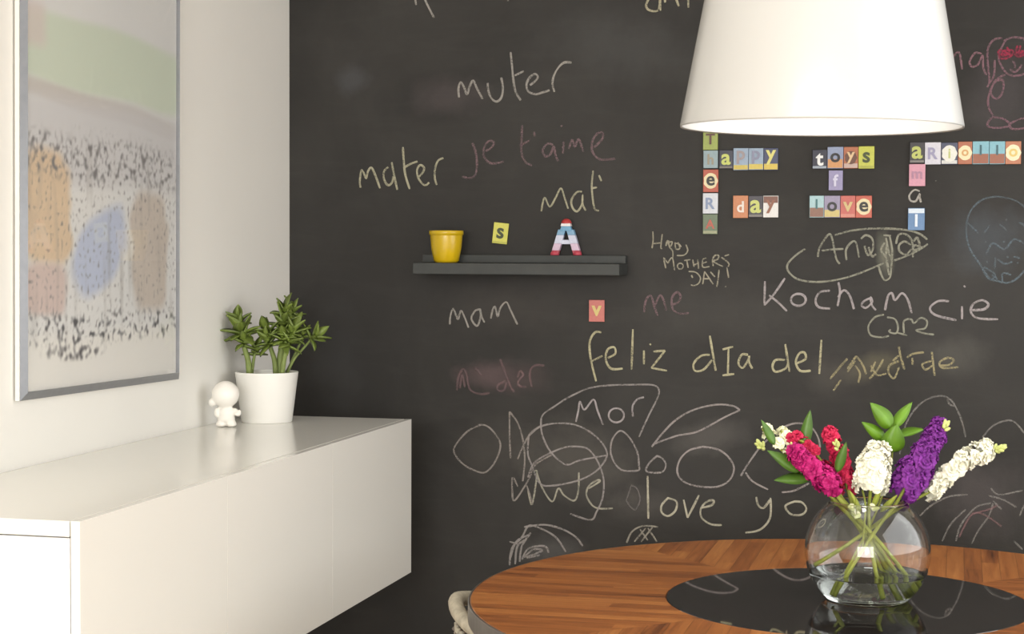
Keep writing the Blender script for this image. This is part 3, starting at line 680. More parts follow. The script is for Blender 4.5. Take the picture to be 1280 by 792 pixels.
# letter A figure on the shelf rail
al = on_y(690, 319, -.018); ar = on_y(726, 319, -.018); at_ = on_y(707, 273, -.018)
aw = ar.x - al.x; ah = at_.z - zr_
A = empty('letter_figure', ((al.x + ar.x) / 2, -.016, zr_), 'painted red, white and blue wooden letter A standing on the dark shelf', 'letter')
def prism_xz(poly, y0, y1):
    k = MB(); n = len(poly)
    k.add([(x, y0, z) for x, z in poly] + [(x, y1, z) for x, z in poly], [tuple(range(n)), tuple(range(2 * n - 1, n - 1, -1))] + [((i + 1) % n, i, i + n, (i + 1) % n + n) for i in range(n)]); return k
hw = aw / 2
def seg_leg(t0, t1, side):
    # one slanted bar of the A between height fractions t0, t1
    def xc(t): return side * hw * (0.80 * (1 - t) + 0.05 * t)
    wv = hw * .26
    return [(xc(t0) - wv, ah * t0), (xc(t0) + wv, ah * t0), (xc(t1) + wv, ah * t1), (xc(t1) - wv, ah * t1)]
k = MB()
bands = [((0.0, .13), 0), ((.13, .32), 1), ((.32, .55), 2), ((.55, .70), 3)]
for (t0, t1), mi in bands:
    for sd in (-1, 1):
        q = prism_xz(seg_leg(t0, t1, sd), -.012, .006); k.add(q.v, q.f, mi)
q = prism_xz([(-hw * .42, ah * .30), (hw * .42, ah * .30), (hw * .36, ah * .42), (-hw * .36, ah * .42)], -.011, .005); k.add(q.v, q.f, 2)
q = prism_xz([(-hw * .42, ah * .66), (hw * .42, ah * .66), (hw * .30, ah * .80), (-hw * .30, ah * .80)], -.013, .006); k.add(q.v, q.f, 4)
k.build('letter_body', [cmat((190, 70, 84)), cmat((206, 176, 200)), cmat((196, 200, 222)), cmat((110, 160, 196)), cmat((96, 160, 200))], A, bevel=.0012)
k = MB(); k.add(*(lambda q: (q.v, q.f))(prism_xz([(-hw * .36, ah * .79), (hw * .36, ah * .79), (hw * .30, ah * .87), (-hw * .30, ah * .87)], -.015, .006))); k.build('white_band', cmat((232, 226, 226)), A, bevel=.0012)
k = MB(); k.lathe([(hw * .36, ah * .865)] + [(hw * .36 * math.cos(t * PI / 16), ah * .865 + ah * .135 * math.sin(t * PI / 16)) for t in range(1, 8)] + [(0, ah)], 24, center=(0, -.004, 0)); k.build('red_tip', cmat((196, 50, 52)), A, smooth=True)
for sd in (-1, 1):
    k = MB(); k.lathe([(0, 0), (hw * .3, 0.0), (hw * .3, ah * .06), (hw * .18, ah * .12), (0, ah * .13)], 20, center=(sd * hw * .78, -.006, 0)); k.build('foot', cmat((200, 60, 78)), A, smooth=True)

# ------------------------------------------------------------------ magnetic letter tiles
def tile(x0, y0, x1, y1, letter, bg, ink, label, group, base_strip=None, disc=None, top=None, rot=0.0, fit=(.62, .60), lift=0.0, vivid=1.0):
    c = on_y((x0 + x1) / 2, (y0 + y1) / 2); w_ = on_y(x1, y0).x - on_y(x0, y0).x; h_ = on_y(x0, y0).z - on_y(x0, y1).z
    w_ *= .985; h_ *= .985
    t = empty('letter_tile', (c.x, -.0028, c.z), label, 'magnet', group); t.rotation_euler = (0, rot, 0)
    k = MB(); k.box((-w_ / 2, -.004, -h_ / 2), (w_ / 2, 0, h_ / 2)); k.build('tile_body', cmat(bg), t, bevel=.0009)
    def panel(nm, xa, za, xb, zb, rgb):
        k = MB(); k.box((w_ * xa, -.0046, h_ * za), (w_ * xb, -.0038, h_ * zb)); k.build(nm, cmat(rgb), t)
    if base_strip: panel('base_strip', -.47, -.47, .47, -.47 + base_strip[1], base_strip[0])
    if top: panel('top_strip', -.47, .47 - top[1], .47, .47, top[0])
    if disc:
        n = 28; rr = min(w_ * .46, h_ * .40) * disc[1]
        k = MB(); V = [(0, -.0050, 0)] + [(rr * (1 + .07 * math.cos(7 * 2 * PI * i / n)) * math.cos(2 * PI * i / n), -.0050, rr * 1.12 * math.sin(2 * PI * i / n)) for i in range(n)]
        k.add(V + [(p[0], -.0038, p[2]) for p in V], [(0, 1 + (i + 1) % n, 1 + i) for i in range(n)] + [(1 + i, 1 + (i + 1) % n, n + 2 + (i + 1) % n, n + 2 + i) for i in range(n)]); k.build('medallion', cmat(disc[0]), t)
    if letter not in TM: TM[letter] = text_mesh(letter)
    me0, a, b_, c_, d_ = TM[letter]; me = me0.copy(); me.materials.clear(); me.materials.append(cmat(ink))
    s = min(w_ * fit[0] / (b_ - a), h_ * fit[1] / (d_ - c_))
    for v in me.vertices:
        x, y, z = v.co; v.co = ((x - (a + b_) / 2) * s, -.0052 - z * .02, (y - (c_ + d_) / 2) * s + lift * h_)
    o = bpy.data.objects.new('letter', me); COL.objects.link(o); o.parent = t
    return t
NAVY, CRM = (44, 46, 66), (226, 208, 158)
g1, g2, g3 = 'letter tiles left of the wall words', 'letter tiles in the middle', 'letter tiles on the right'
T_ = lambda x0, y0, s, a, b_, c_, d_: (x0 + a / s, y0 + b_ / s, x0 + c_ / s, y0 + d_ / s)
a5 = lambda *q: T_(870, 155, 5.46, *q); b6 = lambda *q: T_(1005, 165, 6.6, *q); c6 = lambda *q: T_(1125, 165, 6.09, *q)
tile(*a5(50, 28, 152, 178), 'T', (150, 166, 62), (92, 52, 34), 'green tile with a brown T, topmost of the left column under the lampshade', g1)
tile(*a5(52, 180, 152, 302), 'h', (136, 160, 168), (150, 142, 118), 'pale blue-grey tile with a faint h, second in the left column', g1)
tile(*a5(50, 310, 155, 466), 'e', (188, 74, 46), (30, 28, 24), 'red tile with a black e on cream, middle of the left column', g1, disc=(CRM, 1.0), fit=(.56, .5))
tile(*a5(48, 471, 152, 612), 'R', (202, 206, 214), (124, 142, 178), 'white tile with a pale blue R in the left column', g1)
tile(*a5(48, 614, 150, 752), 'A', (98, 116, 84), (190, 78, 54), 'dull green tile with a red letter, bottom of the left column', g1, base_strip=((150, 152, 112), .14))
tile(*a5(160, 178, 255, 306), 'a', NAVY, (196, 204, 88), 'dark tile with a yellow-green a, first tile right of the column', g1, base_strip=((110, 102, 90), .1), fit=(.8, .6))
tile(*a5(256, 164, 360, 316), 'p', (142, 164, 190), (150, 138, 140), 'pale blue tile with a p, second letter right of the column', g1, base_strip=((208, 184, 66), .2), lift=.08)
tile(*a5(361, 164, 462, 314), 'p', (142, 164, 190), (128, 132, 160), 'pale blue tile with a p, next to the y', g1, base_strip=((214, 190, 70), .24), lift=.08)
tile(*a5(463, 164, 563, 316), 'y', (58, 66, 104), (222, 214, 110), 'navy tile with a yellow y ending the upper left row', g1, base_strip=((220, 190, 62), .26), lift=.08, fit=(.8, .66))
tile(*a5(254, 487, 358, 642), 'd', (206, 122, 70), (226, 212, 200), 'orange tile with a white d beginning the word day', g1, fit=(.5, .5))
tile(*a5(360, 488, 458, 638), 'a', (62, 56, 66), (200, 206, 96), 'dark tile with a yellow-green a, middle of the word day', g1, base_strip=((120, 112, 104), .1), fit=(.8, .6))
tile(*a5(459, 488, 564, 638), 'y', (222, 220, 216), (150, 86, 58), 'white tile with a brown y ending the word day', g1, top=((126, 74, 56), .3), fit=(.7, .62))
tile(*b6(70, 146, 192, 306), 't', NAVY, (232, 234, 232), 'navy tile with a white t beginning the word toys', g2, base_strip=((150, 162, 176), .12), fit=(.7, .66))
tile(*b6(194, 122, 326, 302), 'o', (140, 154, 190), (36, 32, 34), 'blue and orange tile with a black o in the word toys', g2, base_strip=((216, 148, 84), .4), fit=(.62, .46))
tile(*b6(328, 122, 448, 302), 'y', (188, 106, 68), (226, 190, 140), 'brown-orange tile with a tan y in the word toys', g2, base_strip=((196, 168, 156), .2), disc=((110, 66, 46), .9), fit=(.7, .52))
tile(*b6(450, 117, 582, 303), 's', (202, 206, 64), (66, 78, 34), 'lime yellow tile with a dark s ending the word toys', g2, base_strip=((176, 180, 60), .1), fit=(.55, .48))
tile(*b6(204, 316, 322, 482), 'f', (148, 140, 186), (206, 204, 228), 'lavender tile under the o of the word toys', g2)
tile(*b6(46, 524, 166, 706), 'l', (160, 200, 206), (46, 112, 118), 'light blue and brown tile with an l beginning the word love', g2, base_strip=((142, 96, 76), .42), fit=(.5, .44), lift=.12)
tile(*b6(167, 524, 300, 706), 'o', (150, 140, 172), (38, 36, 36), 'mauve tile with a black o in the word love', g2, base_strip=((208, 186, 104), .32), fit=(.62, .46))
tile(*b6(301, 524, 426, 708), 'v', (206, 92, 80), (208, 180, 112), 'red tile with a tan v in the word love', g2, base_strip=((214, 128, 108), .14), fit=(.66, .5))
tile(*b6(427, 524, 562, 708), 'e', (206, 84, 60), (34, 32, 26), 'red tile with a black e on cream ending the word love', g2, disc=(CRM, 1.0), fit=(.56, .46))
tile(*c6(74, 76, 188, 238), 'a', (58, 56, 60), (190, 198, 92), 'dark tile with a yellow-green a at the top right corner of tiles', g3, base_strip=((122, 118, 112), .1), fit=(.8, .6))
tile(*c6(189, 78, 312, 248), 'R', (208, 206, 218), (150, 146, 184), 'pale lavender tile with a purple R in the upper right row', g3)
tile(*c6(313, 80, 440, 248), 'i', (70, 76, 104), (196, 202, 120), 'navy tile with a white dome in the upper right row', g3, disc=((224, 224, 212), 1.0), base_strip=((206, 206, 200), .16), fit=(.4, .44))
tile(*c6(441, 72, 550, 246), 'o', (186, 100, 62), (216, 160, 88), 'orange tile with a cream medallion, left of the two l tiles', g3, disc=((236, 220, 170), 1.05), fit=(.5, .36))
tile(*c6(551, 70, 678, 246), 'l', (118, 180, 196), (40, 96, 108), 'light blue and brown tile, left one of the two l tiles', g3, base_strip=((158, 86, 56), .42), fit=(.5, .44), lift=.12)
tile(*c6(679, 70, 800, 246), 'l', (118, 180, 196), (40, 96, 108), 'light blue and brown tile, right one of the two l tiles', g3, base_strip=((158, 86, 56), .42), fit=(.5, .44), lift=.12)
tile(*c6(801, 70, 922, 246), 'o', (194, 112, 70), (224, 190, 92), 'orange tile with a cream medallion ending the upper right row', g3, disc=((238, 222, 176), 1.05), fit=(.55, .4))
tile(*c6(68, 243, 194, 413), 'm', (214, 142, 164), (176, 122, 150), 'pink tile below the dark a tile on the right', g3, fit=(.66, .6))
tile(*c6(60, 577, 189, 748), 'I', (84, 128, 178), (214, 226, 238), 'blue tile with a white I below the chalk letter a', g3, top=((206, 220, 232), .2), fit=(.4, .56), lift=-.06)
tile(616.8, 278.2, 635.6, 304.6, 's', (212, 208, 72), (60, 70, 30), 'tilted yellow tile with a dark s above the wall shelf', None, rot=math.radians(6), base_strip=((190, 188, 66), .08), fit=(.55, .52))
tile(736.6, 374.5, 756.2, 402, 'v', (206, 104, 92), (214, 190, 104), 'single salmon tile with a yellow v on the wall below the shelf', None, fit=(.66, .56))

# ------------------------------------------------------------------ potted succulent on the sideboard
rnd = random.Random(4)
m_pot = mat('white_ceramic', (236, 234, 228), 0.35, 0.45, var=0.01, scale=6)
m_soil = mat('potting_soil', (62, 46, 34), 0.95, 0.1, var=0.4, scale=160, bump=1.0)
m_jade = mat('succulent_green', (104, 120, 52), 0.42, 0.4, var=0.38, scale=28)
m_jstem = mat('succulent_stem', (120, 134, 74), 0.55, 0.3, var=0.2, scale=40)
pb = on_z(333.5, 526.5, ST); pd = depth(pb); pr = 79 / 2 / FPX * pd; phh = (529 - 466.5) / FPX * pd
pp = empty('potted_succulent', (pb.x, pb.y, ST), 'green succulent in a white tapered pot on the far end of the sideboard', 'plant')
k = MB(); k.lathe([(0, 0), (pr * .78, 0), (pr * .80, .002), (pr * .99, phh * .97), (pr, phh * .985), (pr * .985, phh), (pr * .93, phh), (pr * .92, phh * .9), (pr * .76, .006), (0, .006)], 64); k.build('pot', m_pot, pp, smooth=True)
k = MB(); k.lathe([(0, phh * .93), (pr * .4, phh * .935), (pr * .9, phh * .90), (pr * .9, phh * .85), (0, phh * .85)], 40); k.build('soil', m_soil, pp, smooth=True)
def leafmesh(k, p, d, up, ln, wd, th=.003, cup=.25, mi=0, nl=7, tipw=.0):
    """fleshy pointed leaf from p along d"""
    d = d.normalized(); s = d.cross(up)
    if s.length < 1e-4: s = d.cross(Vector((1, 0, 0.1)))
    s.normalize(); nrm = s.cross(d).normalized()
    V = []; F = []
    for i in range(nl + 1):
        t = i / nl; wv = wd * (max(0, math.sin(PI * min(1, t ** .85))) ** .8 * (1 - .25 * t) + .06 * (1 - t)); c = p + d * ln * t + nrm * (cup * ln * (t * t) * .5 * -1)
        tt = th * (1 - .6 * t)
        V += [c - s * wv + nrm * wv * .35, c + nrm * tt * .5 - nrm * wv * .0, c + s * wv + nrm * wv * .35, c - nrm * tt]
    for i in range(nl):
        a = i * 4
        for j in range(4):
            F.append((a + j, a + (j + 1) % 4, a + 4 + (j + 1) % 4, a + 4 + j))
    F.append((3, 2, 1, 0)); e = nl * 4; F.append((e, e + 1, e + 2, e + 3))
    k.add(V, F, mi)
def Q(px, py, dy=0.0): return at_depth(px, py, pd + dy) - Vector(pp.location)
def branch(path, rads, clusters):
    pts = spline([Q(*p) for p in path], 5); n = len(pts)
    k = MB(); k.tube(pts, [rads[0] + (rads[1] - rads[0]) * i / (n - 1) for i in range(n)], 10); st = k.build('stem', m_jstem, pp, smooth=True)
    k = MB()
    for (cp, num, ln, spread, bias) in clusters:
        c = Q(*cp); bdir = (RGT * bias[0] + Vector((0, 0, 1)) * bias[1] - FWD * .15).normalized()
        for i in range(num):
            a = i * 2.39996; e = 0.15 + spread * (i + .5) / num
            h = Vector((math.cos(a), math.sin(a), 0)); q = bdir.to_track_quat('Z', 'Y')
            dd = q @ Vector((math.cos(a) * math.sin(e), math.sin(a) * math.sin(e), math.cos(e)))
            l = ln * rnd.uniform(.85, 1.2)
            leafmesh(k, c - bdir * .016 * (i / num), dd, bdir, l, l * .27 * rnd.uniform(.85, 1.2), .006, rnd.uniform(.05, .4))
    k.build('foliage', m_jade, st, smooth=True)
branch([(312, 470, 0), (310, 450, 0), (305, 432, 0), (301, 410, 0)], (.0085, .005), [((301, 414, 0), 15, .056, 1.75, (-.15, 1)), ((304, 424, -.01), 9, .042, 1.9, (0, 1)), ((298, 399, .01), 7, .042, 1.6, (-.2, 1))])
branch([(314, 470, .01), (317, 450, .01), (320, 436, .01)], (.005, .003), [((320, 436, .01), 7, .034, 1.7, (.3, 1))])
branch([(345, 470, 0), (343, 450, 0), (338, 434, 0), (334, 420, 0)], (.0075, .0045), [((335, 424, -.01), 11, .046, 1.8, (-.3, 1)), ((334, 412, 0), 6, .040, 1.6, (-.4, .8))])
branch([(347, 470, .015), (350, 445, .015), (354, 420, .015), (355, 400, .015)], (.0085, .005), [((355, 404, 0), 13, .050, 1.6, (.05, 1)), ((353, 422, -.02), 11, .046, 1.9, (0, 1)), ((356, 388, .01), 6, .042, 1.5, (.1, 1))])
branch([(352, 470, -.02), (356, 445, -.02), (362, 425, -.02), (365, 412, -.02)], (.007, .004), [((365, 414, -.02), 12, .048, 1.7, (.3, 1)), ((362, 426, -.03), 6, .04, 1.8, (.2, 1))])
branch([(358, 468, .02), (368, 448, .02), (382, 432, .02), (393, 419, .02)], (.004, .0025), [((393, 420, .02), 9, .042, 1.6, (.8, .6))])
branch([(358, 466, .03), (370, 440, .03), (378, 418, .03), (370, 396, .03), (366, 386, .03)], (.004, .0022), [((366, 388, .03), 7, .040, 1.5, (.2, 1)), ((379, 418, .03), 5, .036, 1.6, (.5, 1))])

# ------------------------------------------------------------------ white figurine
m_fig = mat('white_vinyl', (236, 232, 224), 0.45, 0.4, var=0.01, scale=8)
fb = on_z(283, 533.5, ST); fd = depth(fb); pxm = fd / FPX
bm = bmesh.new()
def blob(x, d_, z, rx, ry=None, rz=None):
    ry = ry or rx; rz = rz or rx
    r = bmesh.ops.create_icosphere(bm, subdivisions=3, radius=1.0)
    Mx = Matrix.Translation(_r0 * x * pxm + _f0 * d_ * pxm + Vector((0, 0, z * pxm))) @ Matrix.Rotation(YAW, 4, 'Z') @ Matrix.Diagonal((rx * pxm, ry * pxm, rz * pxm, 1))
    bmesh.ops.transform(bm, matrix=Mx, verts=r['verts'])
blob(-1, 0, 41, 17.3, 16, 17); blob(-17, -2, 31, 5.2, 5, 5.5); blob(0, 0, 17, 10.5, 9, 10.5); blob(0, 0, 11, 11, 9, 7)
blob(-6.5, -1, 4.5, 6.2, 7, 4.7); blob(6.5, -1, 4.5, 6.2, 7, 4.7); blob(-6.5, -1, 3.4, 6.6, 7.4, 3.2); blob(6.5, -1, 3.4, 6.6, 7.4, 3.2); blob(-11, -2, 18, 4.2, 4.5, 6.5); blob(11, -2, 20, 4.4, 4.2, 4.2); blob(15, -4, 17.5, 4.4, 4.2, 4.0); blob(0, 0, 26, 7, 7, 5)
blob(17.4, -4.5, 20, 2.2, 2.2, 2.6)
me = bpy.data.meshes.new('figurine'); bm.to_mesh(me); bm.free()
tmp = bpy.data.objects.new('tmp', me); COL.objects.link(tmp)
rm = tmp.modifiers.new('r', 'REMESH'); rm.mode = 'VOXEL'; rm.voxel_size = 1.3 * pxm
smo = tmp.modifiers.new('s', 'SMOOTH'); smo.iterations = 5; smo.factor = .5
dg = bpy.context.evaluated_depsgraph_get(); me2 = bpy.data.meshes.new_from_object(tmp.evaluated_get(dg)); bpy.data.objects.remove(tmp)
me2.materials.clear(); me2.materials.append(m_fig)
zmin = min(v.co.z for v in me2.vertices)
for v in me2.vertices: v.co.z = max(v.co.z - zmin, 0.0)
for p in me2.polygons: p.use_smooth = True
fig = bpy.data.objects.new('figurine', me2); COL.objects.link(fig); fig.location = fb
tag(fig, 'small plain white big-headed vinyl figurine beside the white plant pot', 'figurine')

# ------------------------------------------------------------------ glass vase with flowers
VB = on_z(1083.5, 748.5, TZ); VD = depth(VB); px2 = VD / FPX
VR = 77.5 * px2; VC = 60.5 * px2; VTOP = 122 * px2          # sphere radius, centre height, rim height
vase = empty('flower_vase', (VB.x, VB.y, TZ), 'round clear glass bowl vase on the black glass centre of the table', 'vase')
m_glass, N, L, b = new_mat('vase_glass'); b.inputs['Base Color'].default_value = (.985, .995, .99, 1); b.inputs['Roughness'].default_value = 0; b.inputs['IOR'].default_value = 1.45; b.inputs['Transmission Weight'].default_value = 1
gt = .0035
def sph(r, z0, z1, n):
    out = []
    for i in range(n + 1):
        z = z0 + (z1 - z0) * i / n; out.append((math.sqrt(max(0, r * r - (z - VC) ** 2)), z))
    return out
a0 = math.asin((0 - VC + .0) / VR) if VC < VR else -PI / 2
def arc_prof(r, za, zb, n=40):
    t0 = math.asin(max(-1, (za - VC) / r)); t1 = math.asin(min(1, (zb - VC) / r))
    return [(r * math.cos(t0 + (t1 - t0) * i / n), VC + r * math.sin(t0 + (t1 - t0) * i / n)) for i in range(n + 1)]
outer = arc_prof(VR, .003, VTOP); inner = arc_prof(VR - gt, .010, VTOP)
rimr = outer[-1][0]
prof = [(0, .0005), (outer[0][0] - .006, .0005), (outer[0][0] - .002, .001)] + outer + [(rimr - gt * .3, VTOP + .002), (inner[-1][0] + .0006, VTOP + .0018)] + inner[::-1] + [(0, .010)]
k = MB(); k.lathe(prof, 96); k.build('bowl', m_glass, vase, smooth=True)
# water
m_water, N, L, b = new_mat('water'); b.inputs['Base Color'].default_value = (.97, 1, .98, 1); b.inputs['Roughness'].default_value = 0; b.inputs['IOR'].default_value = 1.33; b.inputs['Transmission Weight'].default_value = 1
WZ = VC - 27 * px2
ip = arc_prof(VR - gt + .0006, .0094, WZ, 24)
k = MB(); k.lathe([(0, .0094)] + ip + [(ip[-1][0] - .002, WZ - .0012), (0, WZ - .0012)], 96)
wt = k.build('vase_water', m_water, None, smooth=True); wt.location = vase.location; tag(wt, 'clear water in the bottom of the round glass vase', 'water')

m_stem = mat('flower_stem', (140, 148, 58), 0.5, 0.35, var=0.2, scale=60)
m_leaf = mat('leaf_green', (74, 108, 36), 0.42, 0.4, var=0.22, scale=30)
m_leaf2 = mat('bright_leaf_green', (92, 132, 28), 0.4, 0.4, var=0.18, scale=30)
m_bud = mat('bud_green', (190, 198, 122), 0.5, 0.3, var=0.2, scale=60)
PET = {'magenta': mat('magenta_petal', (176, 30, 106), 0.6, 0.25, var=0.3, scale=70), 'pink': mat('red_pink_petal', (186, 36, 74), 0.6, 0.25, var=0.3, scale=70),
       'purple': mat('purple_petal', (116, 44, 132), 0.6, 0.25, var=0.35, scale=70), 'white': mat('white_petal', (234, 232, 212), 0.6, 0.25, var=0.05, scale=70),
       'cream': mat('cream_petal', (236, 236, 200), 0.6, 0.25, var=0.06, scale=60)}
def floret_mesh(seed, m, R=.0125, layers=3):
    """double ruffled stock floret, opening along +Z"""
    r = random.Random(seed); V = []; F = []
    for ly in range(layers):
        npet = (5, 5, 4, 3)[ly]; rad = R * (1.0, .78, .52, .3)[ly]; tilt = (0.12, 0.55, 1.0, 1.3)[ly]
        for q in range(npet):
            a = 2 * PI * (q + .5 * ly + r.uniform(-.12, .12)) / npet; ca_, sa_ = math.cos(a), math.sin(a)
            ph_ = r.uniform(0, 6); base = len(V); nu, nv = 5, 6
            for i in range(nu + 1):
                t = i / nu
                for j in range(nv + 1):
                    s = (j / nv - .5) * 2
                    wv = rad * .62 * math.sin(PI * min(1, .12 + .72 * t))
                    rr = rad * t * (1 - .12 * s * s); zz = rad * t * math.sin(tilt) + .16 * rad * t * t * math.sin(s * 5 + ph_) - rad * .35 * t ** 3 * (1 - tilt * .4)
                    rr *= math.cos(tilt * .75)
                    yy = s * wv
                    V.append((rr * ca_ - yy * sa_, rr * sa_ + yy * ca_, zz + ly * .0008))
            for i in range(nu):
                for j in range(nv):
                    c = base + i * (nv + 1) + j; F.append((c, c + 1, c + nv + 2, c + nv + 1))
    me = bpy.data.meshes.new('floret'); me.from_pydata(V, [], F); me.update(); me.materials.append(m)
    for p in me.polygons: p.use_smooth = True
    return me
FM = {kx: [floret_mesh(s, m) for s in range(4)] for kx, m in PET.items()}
bb_ = MB(); bb_.lathe([(0, -.004), (.0022, -.003), (.0032, 0), (.0026, .004), (.001, .0065), (0, .007)], 10)
bud_o = bb_.build('bud', m_bud, smooth=True); BUD = bud_o.data; bpy.data.objects.remove(bud_o)

def S(px, py, dd=0.0): return at_depth(px, py, VD + dd) - Vector(vase.location)
def put(me, name, p, zdir, scale, parent, spin):
    o = bpy.data.objects.new(name, me); COL.objects.link(o); o.parent = parent
    o.matrix_local = Matrix.Translation(p) @ (zdir.to_track_quat('Z', 'Y').to_matrix().to_4x4()) @ Matrix.Rotation(spin, 4, 'Z') @ Matrix.Scale(scale, 4)
    return o
def stock(label, kind, stem_px, head_px, R0, R1, count, seed, fscale=1.0, buds=0, bud_at=None, leaves=()):
    """one stem of stock: stem through the vase neck, a spike of ruffled florets, buds at the tip"""
    r = random.Random(seed)
    t = empty('stock_flower', vase.location, label, 'flower', 'flowers in the glass vase')
    pts = spline([S(*p) for p in stem_px] + [S(*p) for p in head_px], 5)
    k = MB(); n = len(pts); k.tube(pts, [.0042 - .0022 * (i / (n - 1)) for i in range(n)], 8); k.build('stem', m_stem, t, smooth=True)
    hp = spline([S(*p) for p in head_px], 10); m = len(hp)
    for i in range(count):
        f = (i + .5) / count; idx = min(m - 2, int(f * (m - 1))); c = hp[idx].lerp(hp[idx + 1], f * (m - 1) - idx)
        ax = (hp[idx + 1] - hp[idx]).normalized(); a = i * 2.39996 + r.uniform(-.3, .3)
        u = ax.orthogonal().normalized(); v = ax.cross(u); rd = u * math.cos(a) + v * math.sin(a)
        rad = (R0 + (R1 - R0) * f) * (.7 + .45 * r.random())
        if f < .12: rad *= .75
        zd = (rd + ax * (.25 + .7 * f)).normalized()
        put(r.choice(FM[kind]), 'floret', c + rd * rad * .8, zd, fscale * (1.05 - .3 * f) * r.uniform(.8, 1.2), t, r.uniform(0, 6))
    for i in range(buds):
        c = S(*bud_at) if bud_at else hp[-1]
        a = i * 2.4; ax = (hp[-1] - hp[-3]).normalized(); u = ax.orthogonal().normalized(); v = ax.cross(u)
        dd = (ax * 1.0 + (u * math.cos(a) + v * math.sin(a)) * (.3 + .9 * i / max(1, buds))).normalized()
        put(BUD, 'bud', c - ax * .014 * (i / buds) + dd * .006, dd, r.uniform(.9, 1.35), t, 0)
    for (p, q, wpx, mm) in leaves:
        k = MB(); A_ = S(*p); B_ = S(*q); leafmesh(k, A_, B_ - A_, (UPV * .5 - FWD).normalized(), (B_ - A_).length, 1.35 * wpx * px2, .0008, .12, nl=10); k.build('leaf', mm, t, smooth=True)
    return t
stock('cream-white stock flower stem leaning out at the far left of the vase', 'cream', [(1118, 722, .03), (1080, 665, .02), (1050, 632, .01)], [(1010, 590, .02), (980, 565, .01), (962, 545, 0), (953, 536, -.01)], .008, .012, 5, 3, 1.35, 8, (950, 556, -.005),
      leaves=[((968, 556, -.02), (952, 524, -.025), 4.5, m_leaf), ((1000, 590, -.012), (960, 562, -.02), 7, m_leaf), ((1012, 598, -.005), (968, 599, -.02), 6.5, m_leaf)])
stock('small cream blossom stem beside the leftmost white flower', 'cream', [(1110, 728, .035), (1074, 660, .03), (1046, 628, .02)], [(1010, 580, .03), (985, 550, .02), (976, 538, .015)], .004, .010, 4, 8, 1.35)
stock('magenta stock flower spike leaning left over the vase rim', 'magenta', [(1139, 726, -.01), (1100, 678, -.02), (1060, 634, -.02)], [(1042, 604, -.025), (1022, 590, -.025), (1003, 573, -.02), (992, 560, -.02)], .022, .012, 26, 5, 1.55, 3)
stock('red-pink stock flower right behind the magenta spike', 'pink', [(1134, 735, .02), (1096, 680, .02), (1070, 640, .015)], [(1060, 612, .02), (1055, 590, .02), (1048, 566, .02), (1038, 545, .02), (1035, 538, .02)], .019, .010, 20, 9, 1.4, 5, (1046, 556, 0),
      leaves=[((1046, 590, -.03), (1058, 552, -.045), 5, m_leaf)])
stock('short red-pink blossom between the cream flowers and the upright leaf', 'pink', [(1122, 736, .04), (1085, 670, .04), (1055, 630, .035)], [(1032, 585, .03), (1012, 558, .02), (995, 548, .015), (985, 545, .01)], .008, .012, 9, 14, 1.25,
      leaves=[((1004, 560, .02), (1013, 512, .015), 6, m_leaf)])
stock('full white stock flower head at the centre of the vase', 'white', [(1100, 737, -.03), (1092, 700, -.02), (1086, 650, -.01), (1087, 625, -.01)], [(1089, 606, -.025), (1091, 590, -.025), (1094, 572, -.025), (1096, 556, -.02)], .040, .020, 40, 21, 1.6)
stock('deep purple stock flower spike rising to the right', 'purple', [(1046, 740, -.035), (1070, 700, -.03), (1100, 655, -.02), (1118, 632, -.01)], [(1130, 612, -.012), (1142, 592, -.01), (1156, 568, -.01), (1168, 546, -.01), (1177, 526, -.005)], .037, .011, 50, 33, 1.6, 7, (1182, 532, -.02))
stock('white stock flower spike reaching far right of the vase', 'white', [(1018, 706, .0), (1060, 680, .01), (1105, 648, .01), (1125, 634, .005)], [(1165, 612, .0), (1182, 596, -.005), (1204, 576, -.01), (1224, 566, -.01), (1238, 562, -.01)], .012, .019, 22, 41, 1.6, 9, (1250, 560, -.01))
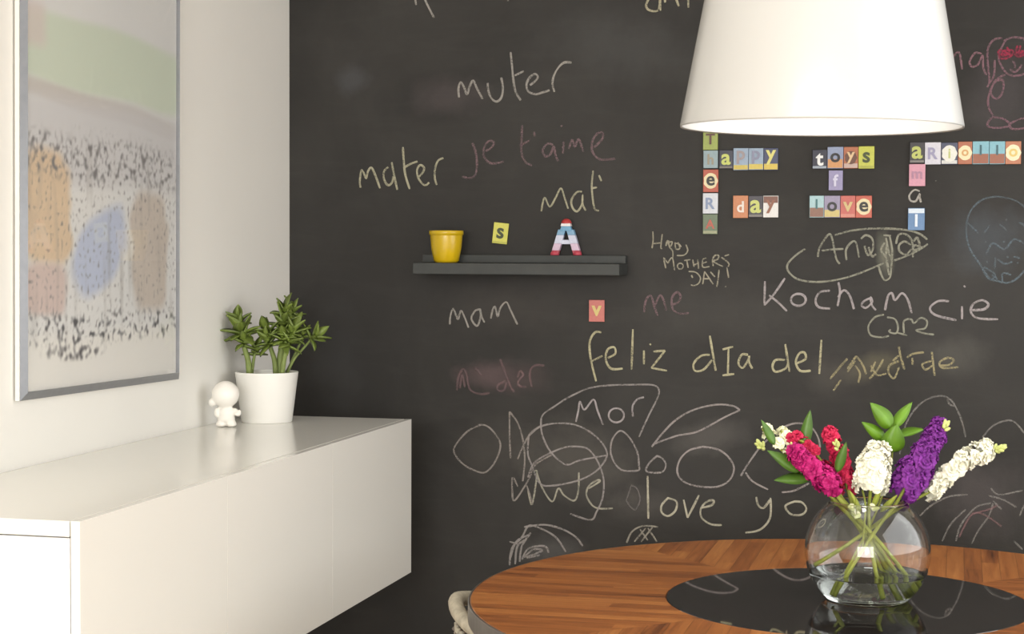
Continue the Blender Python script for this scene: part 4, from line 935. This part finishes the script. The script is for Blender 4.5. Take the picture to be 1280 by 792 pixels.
def greenery(label, stem_px, leaves, m):
    t = empty('leaf_sprig', vase.location, label, 'leaves')
    pts = spline([S(*p) for p in stem_px], 6); k = MB(); n = len(pts); k.tube(pts, [.0028 - .0014 * i / (n - 1) for i in range(n)], 8); k.build('stem', m_stem, t, smooth=True)
    for (p, q, wpx, fc) in leaves:
        k = MB(); A_ = S(*p); B_ = S(*q); leafmesh(k, A_, B_ - A_, (UPV * fc - FWD).normalized(), (B_ - A_).length, 1.35 * wpx * px2, .0008, .15, nl=10); k.build('leaf', m, t, smooth=True)
greenery('upright sprig of bright green pointed leaves behind the white flower head', [(1048, 732, .0), (1070, 690, .01), (1095, 640, .015), (1112, 590, .03), (1116, 560, .03)],
         [((1114, 535, .02), (1089, 503, .01), 9, .3), ((1116, 536, .025), (1140, 501, .03), 6, .9), ((1106, 550, .02), (1078, 527, .01), 6.5, .2), ((1112, 565, .015), (1121, 530, 0), 12, .2), ((1122, 545, .03), (1156, 534, .04), 6, 1.2)], m_leaf2)
# low buds hanging in the neck of the vase
t = empty('bud_sprig', vase.location, 'short sprig of pale buds and leaves hanging in the vase neck', 'flower')
k = MB(); k.tube(spline([S(1078, 690, -.03), S(1080, 660, -.035), S(1082, 632, -.03), S(1078, 612, -.02)], 5), .0018, 8); k.build('stem', m_stem, t, smooth=True)
for (p, q) in (((1082, 636, -.035), (1071, 640, -.045)), ((1081, 640, -.035), (1091, 632, -.045)), ((1080, 646, -.035), (1064, 632, -.04))):
    dd = (S(*q) - S(*p)); put(FM['cream'][0], 'floret', S(*q), (dd - FWD * .01).normalized(), .5, t, 1.0)
    put(BUD, 'bud', S(q[0] + 2, q[1] + 4, q[2]), (dd - UPV * .01).normalized(), 1.5, t, 0)
for (p, q, wpx) in (((1066, 640, -.03), (1040, 612, -.03), 4), ((1076, 640, -.04), (1062, 612, -.05), 3.5), ((1090, 636, -.03), (1102, 606, -.05), 4), ((1074, 650, -.04), (1070, 622, -.06), 3), ((1100, 640, -.03), (1122, 618, -.05), 4)):
    k = MB(); A_ = S(*p); B_ = S(*q); leafmesh(k, A_, B_ - A_, (UPV * .2 - FWD).normalized(), (B_ - A_).length, wpx * px2, .0008, .12, nl=8); k.build('leaf', m_stem, t, smooth=True)
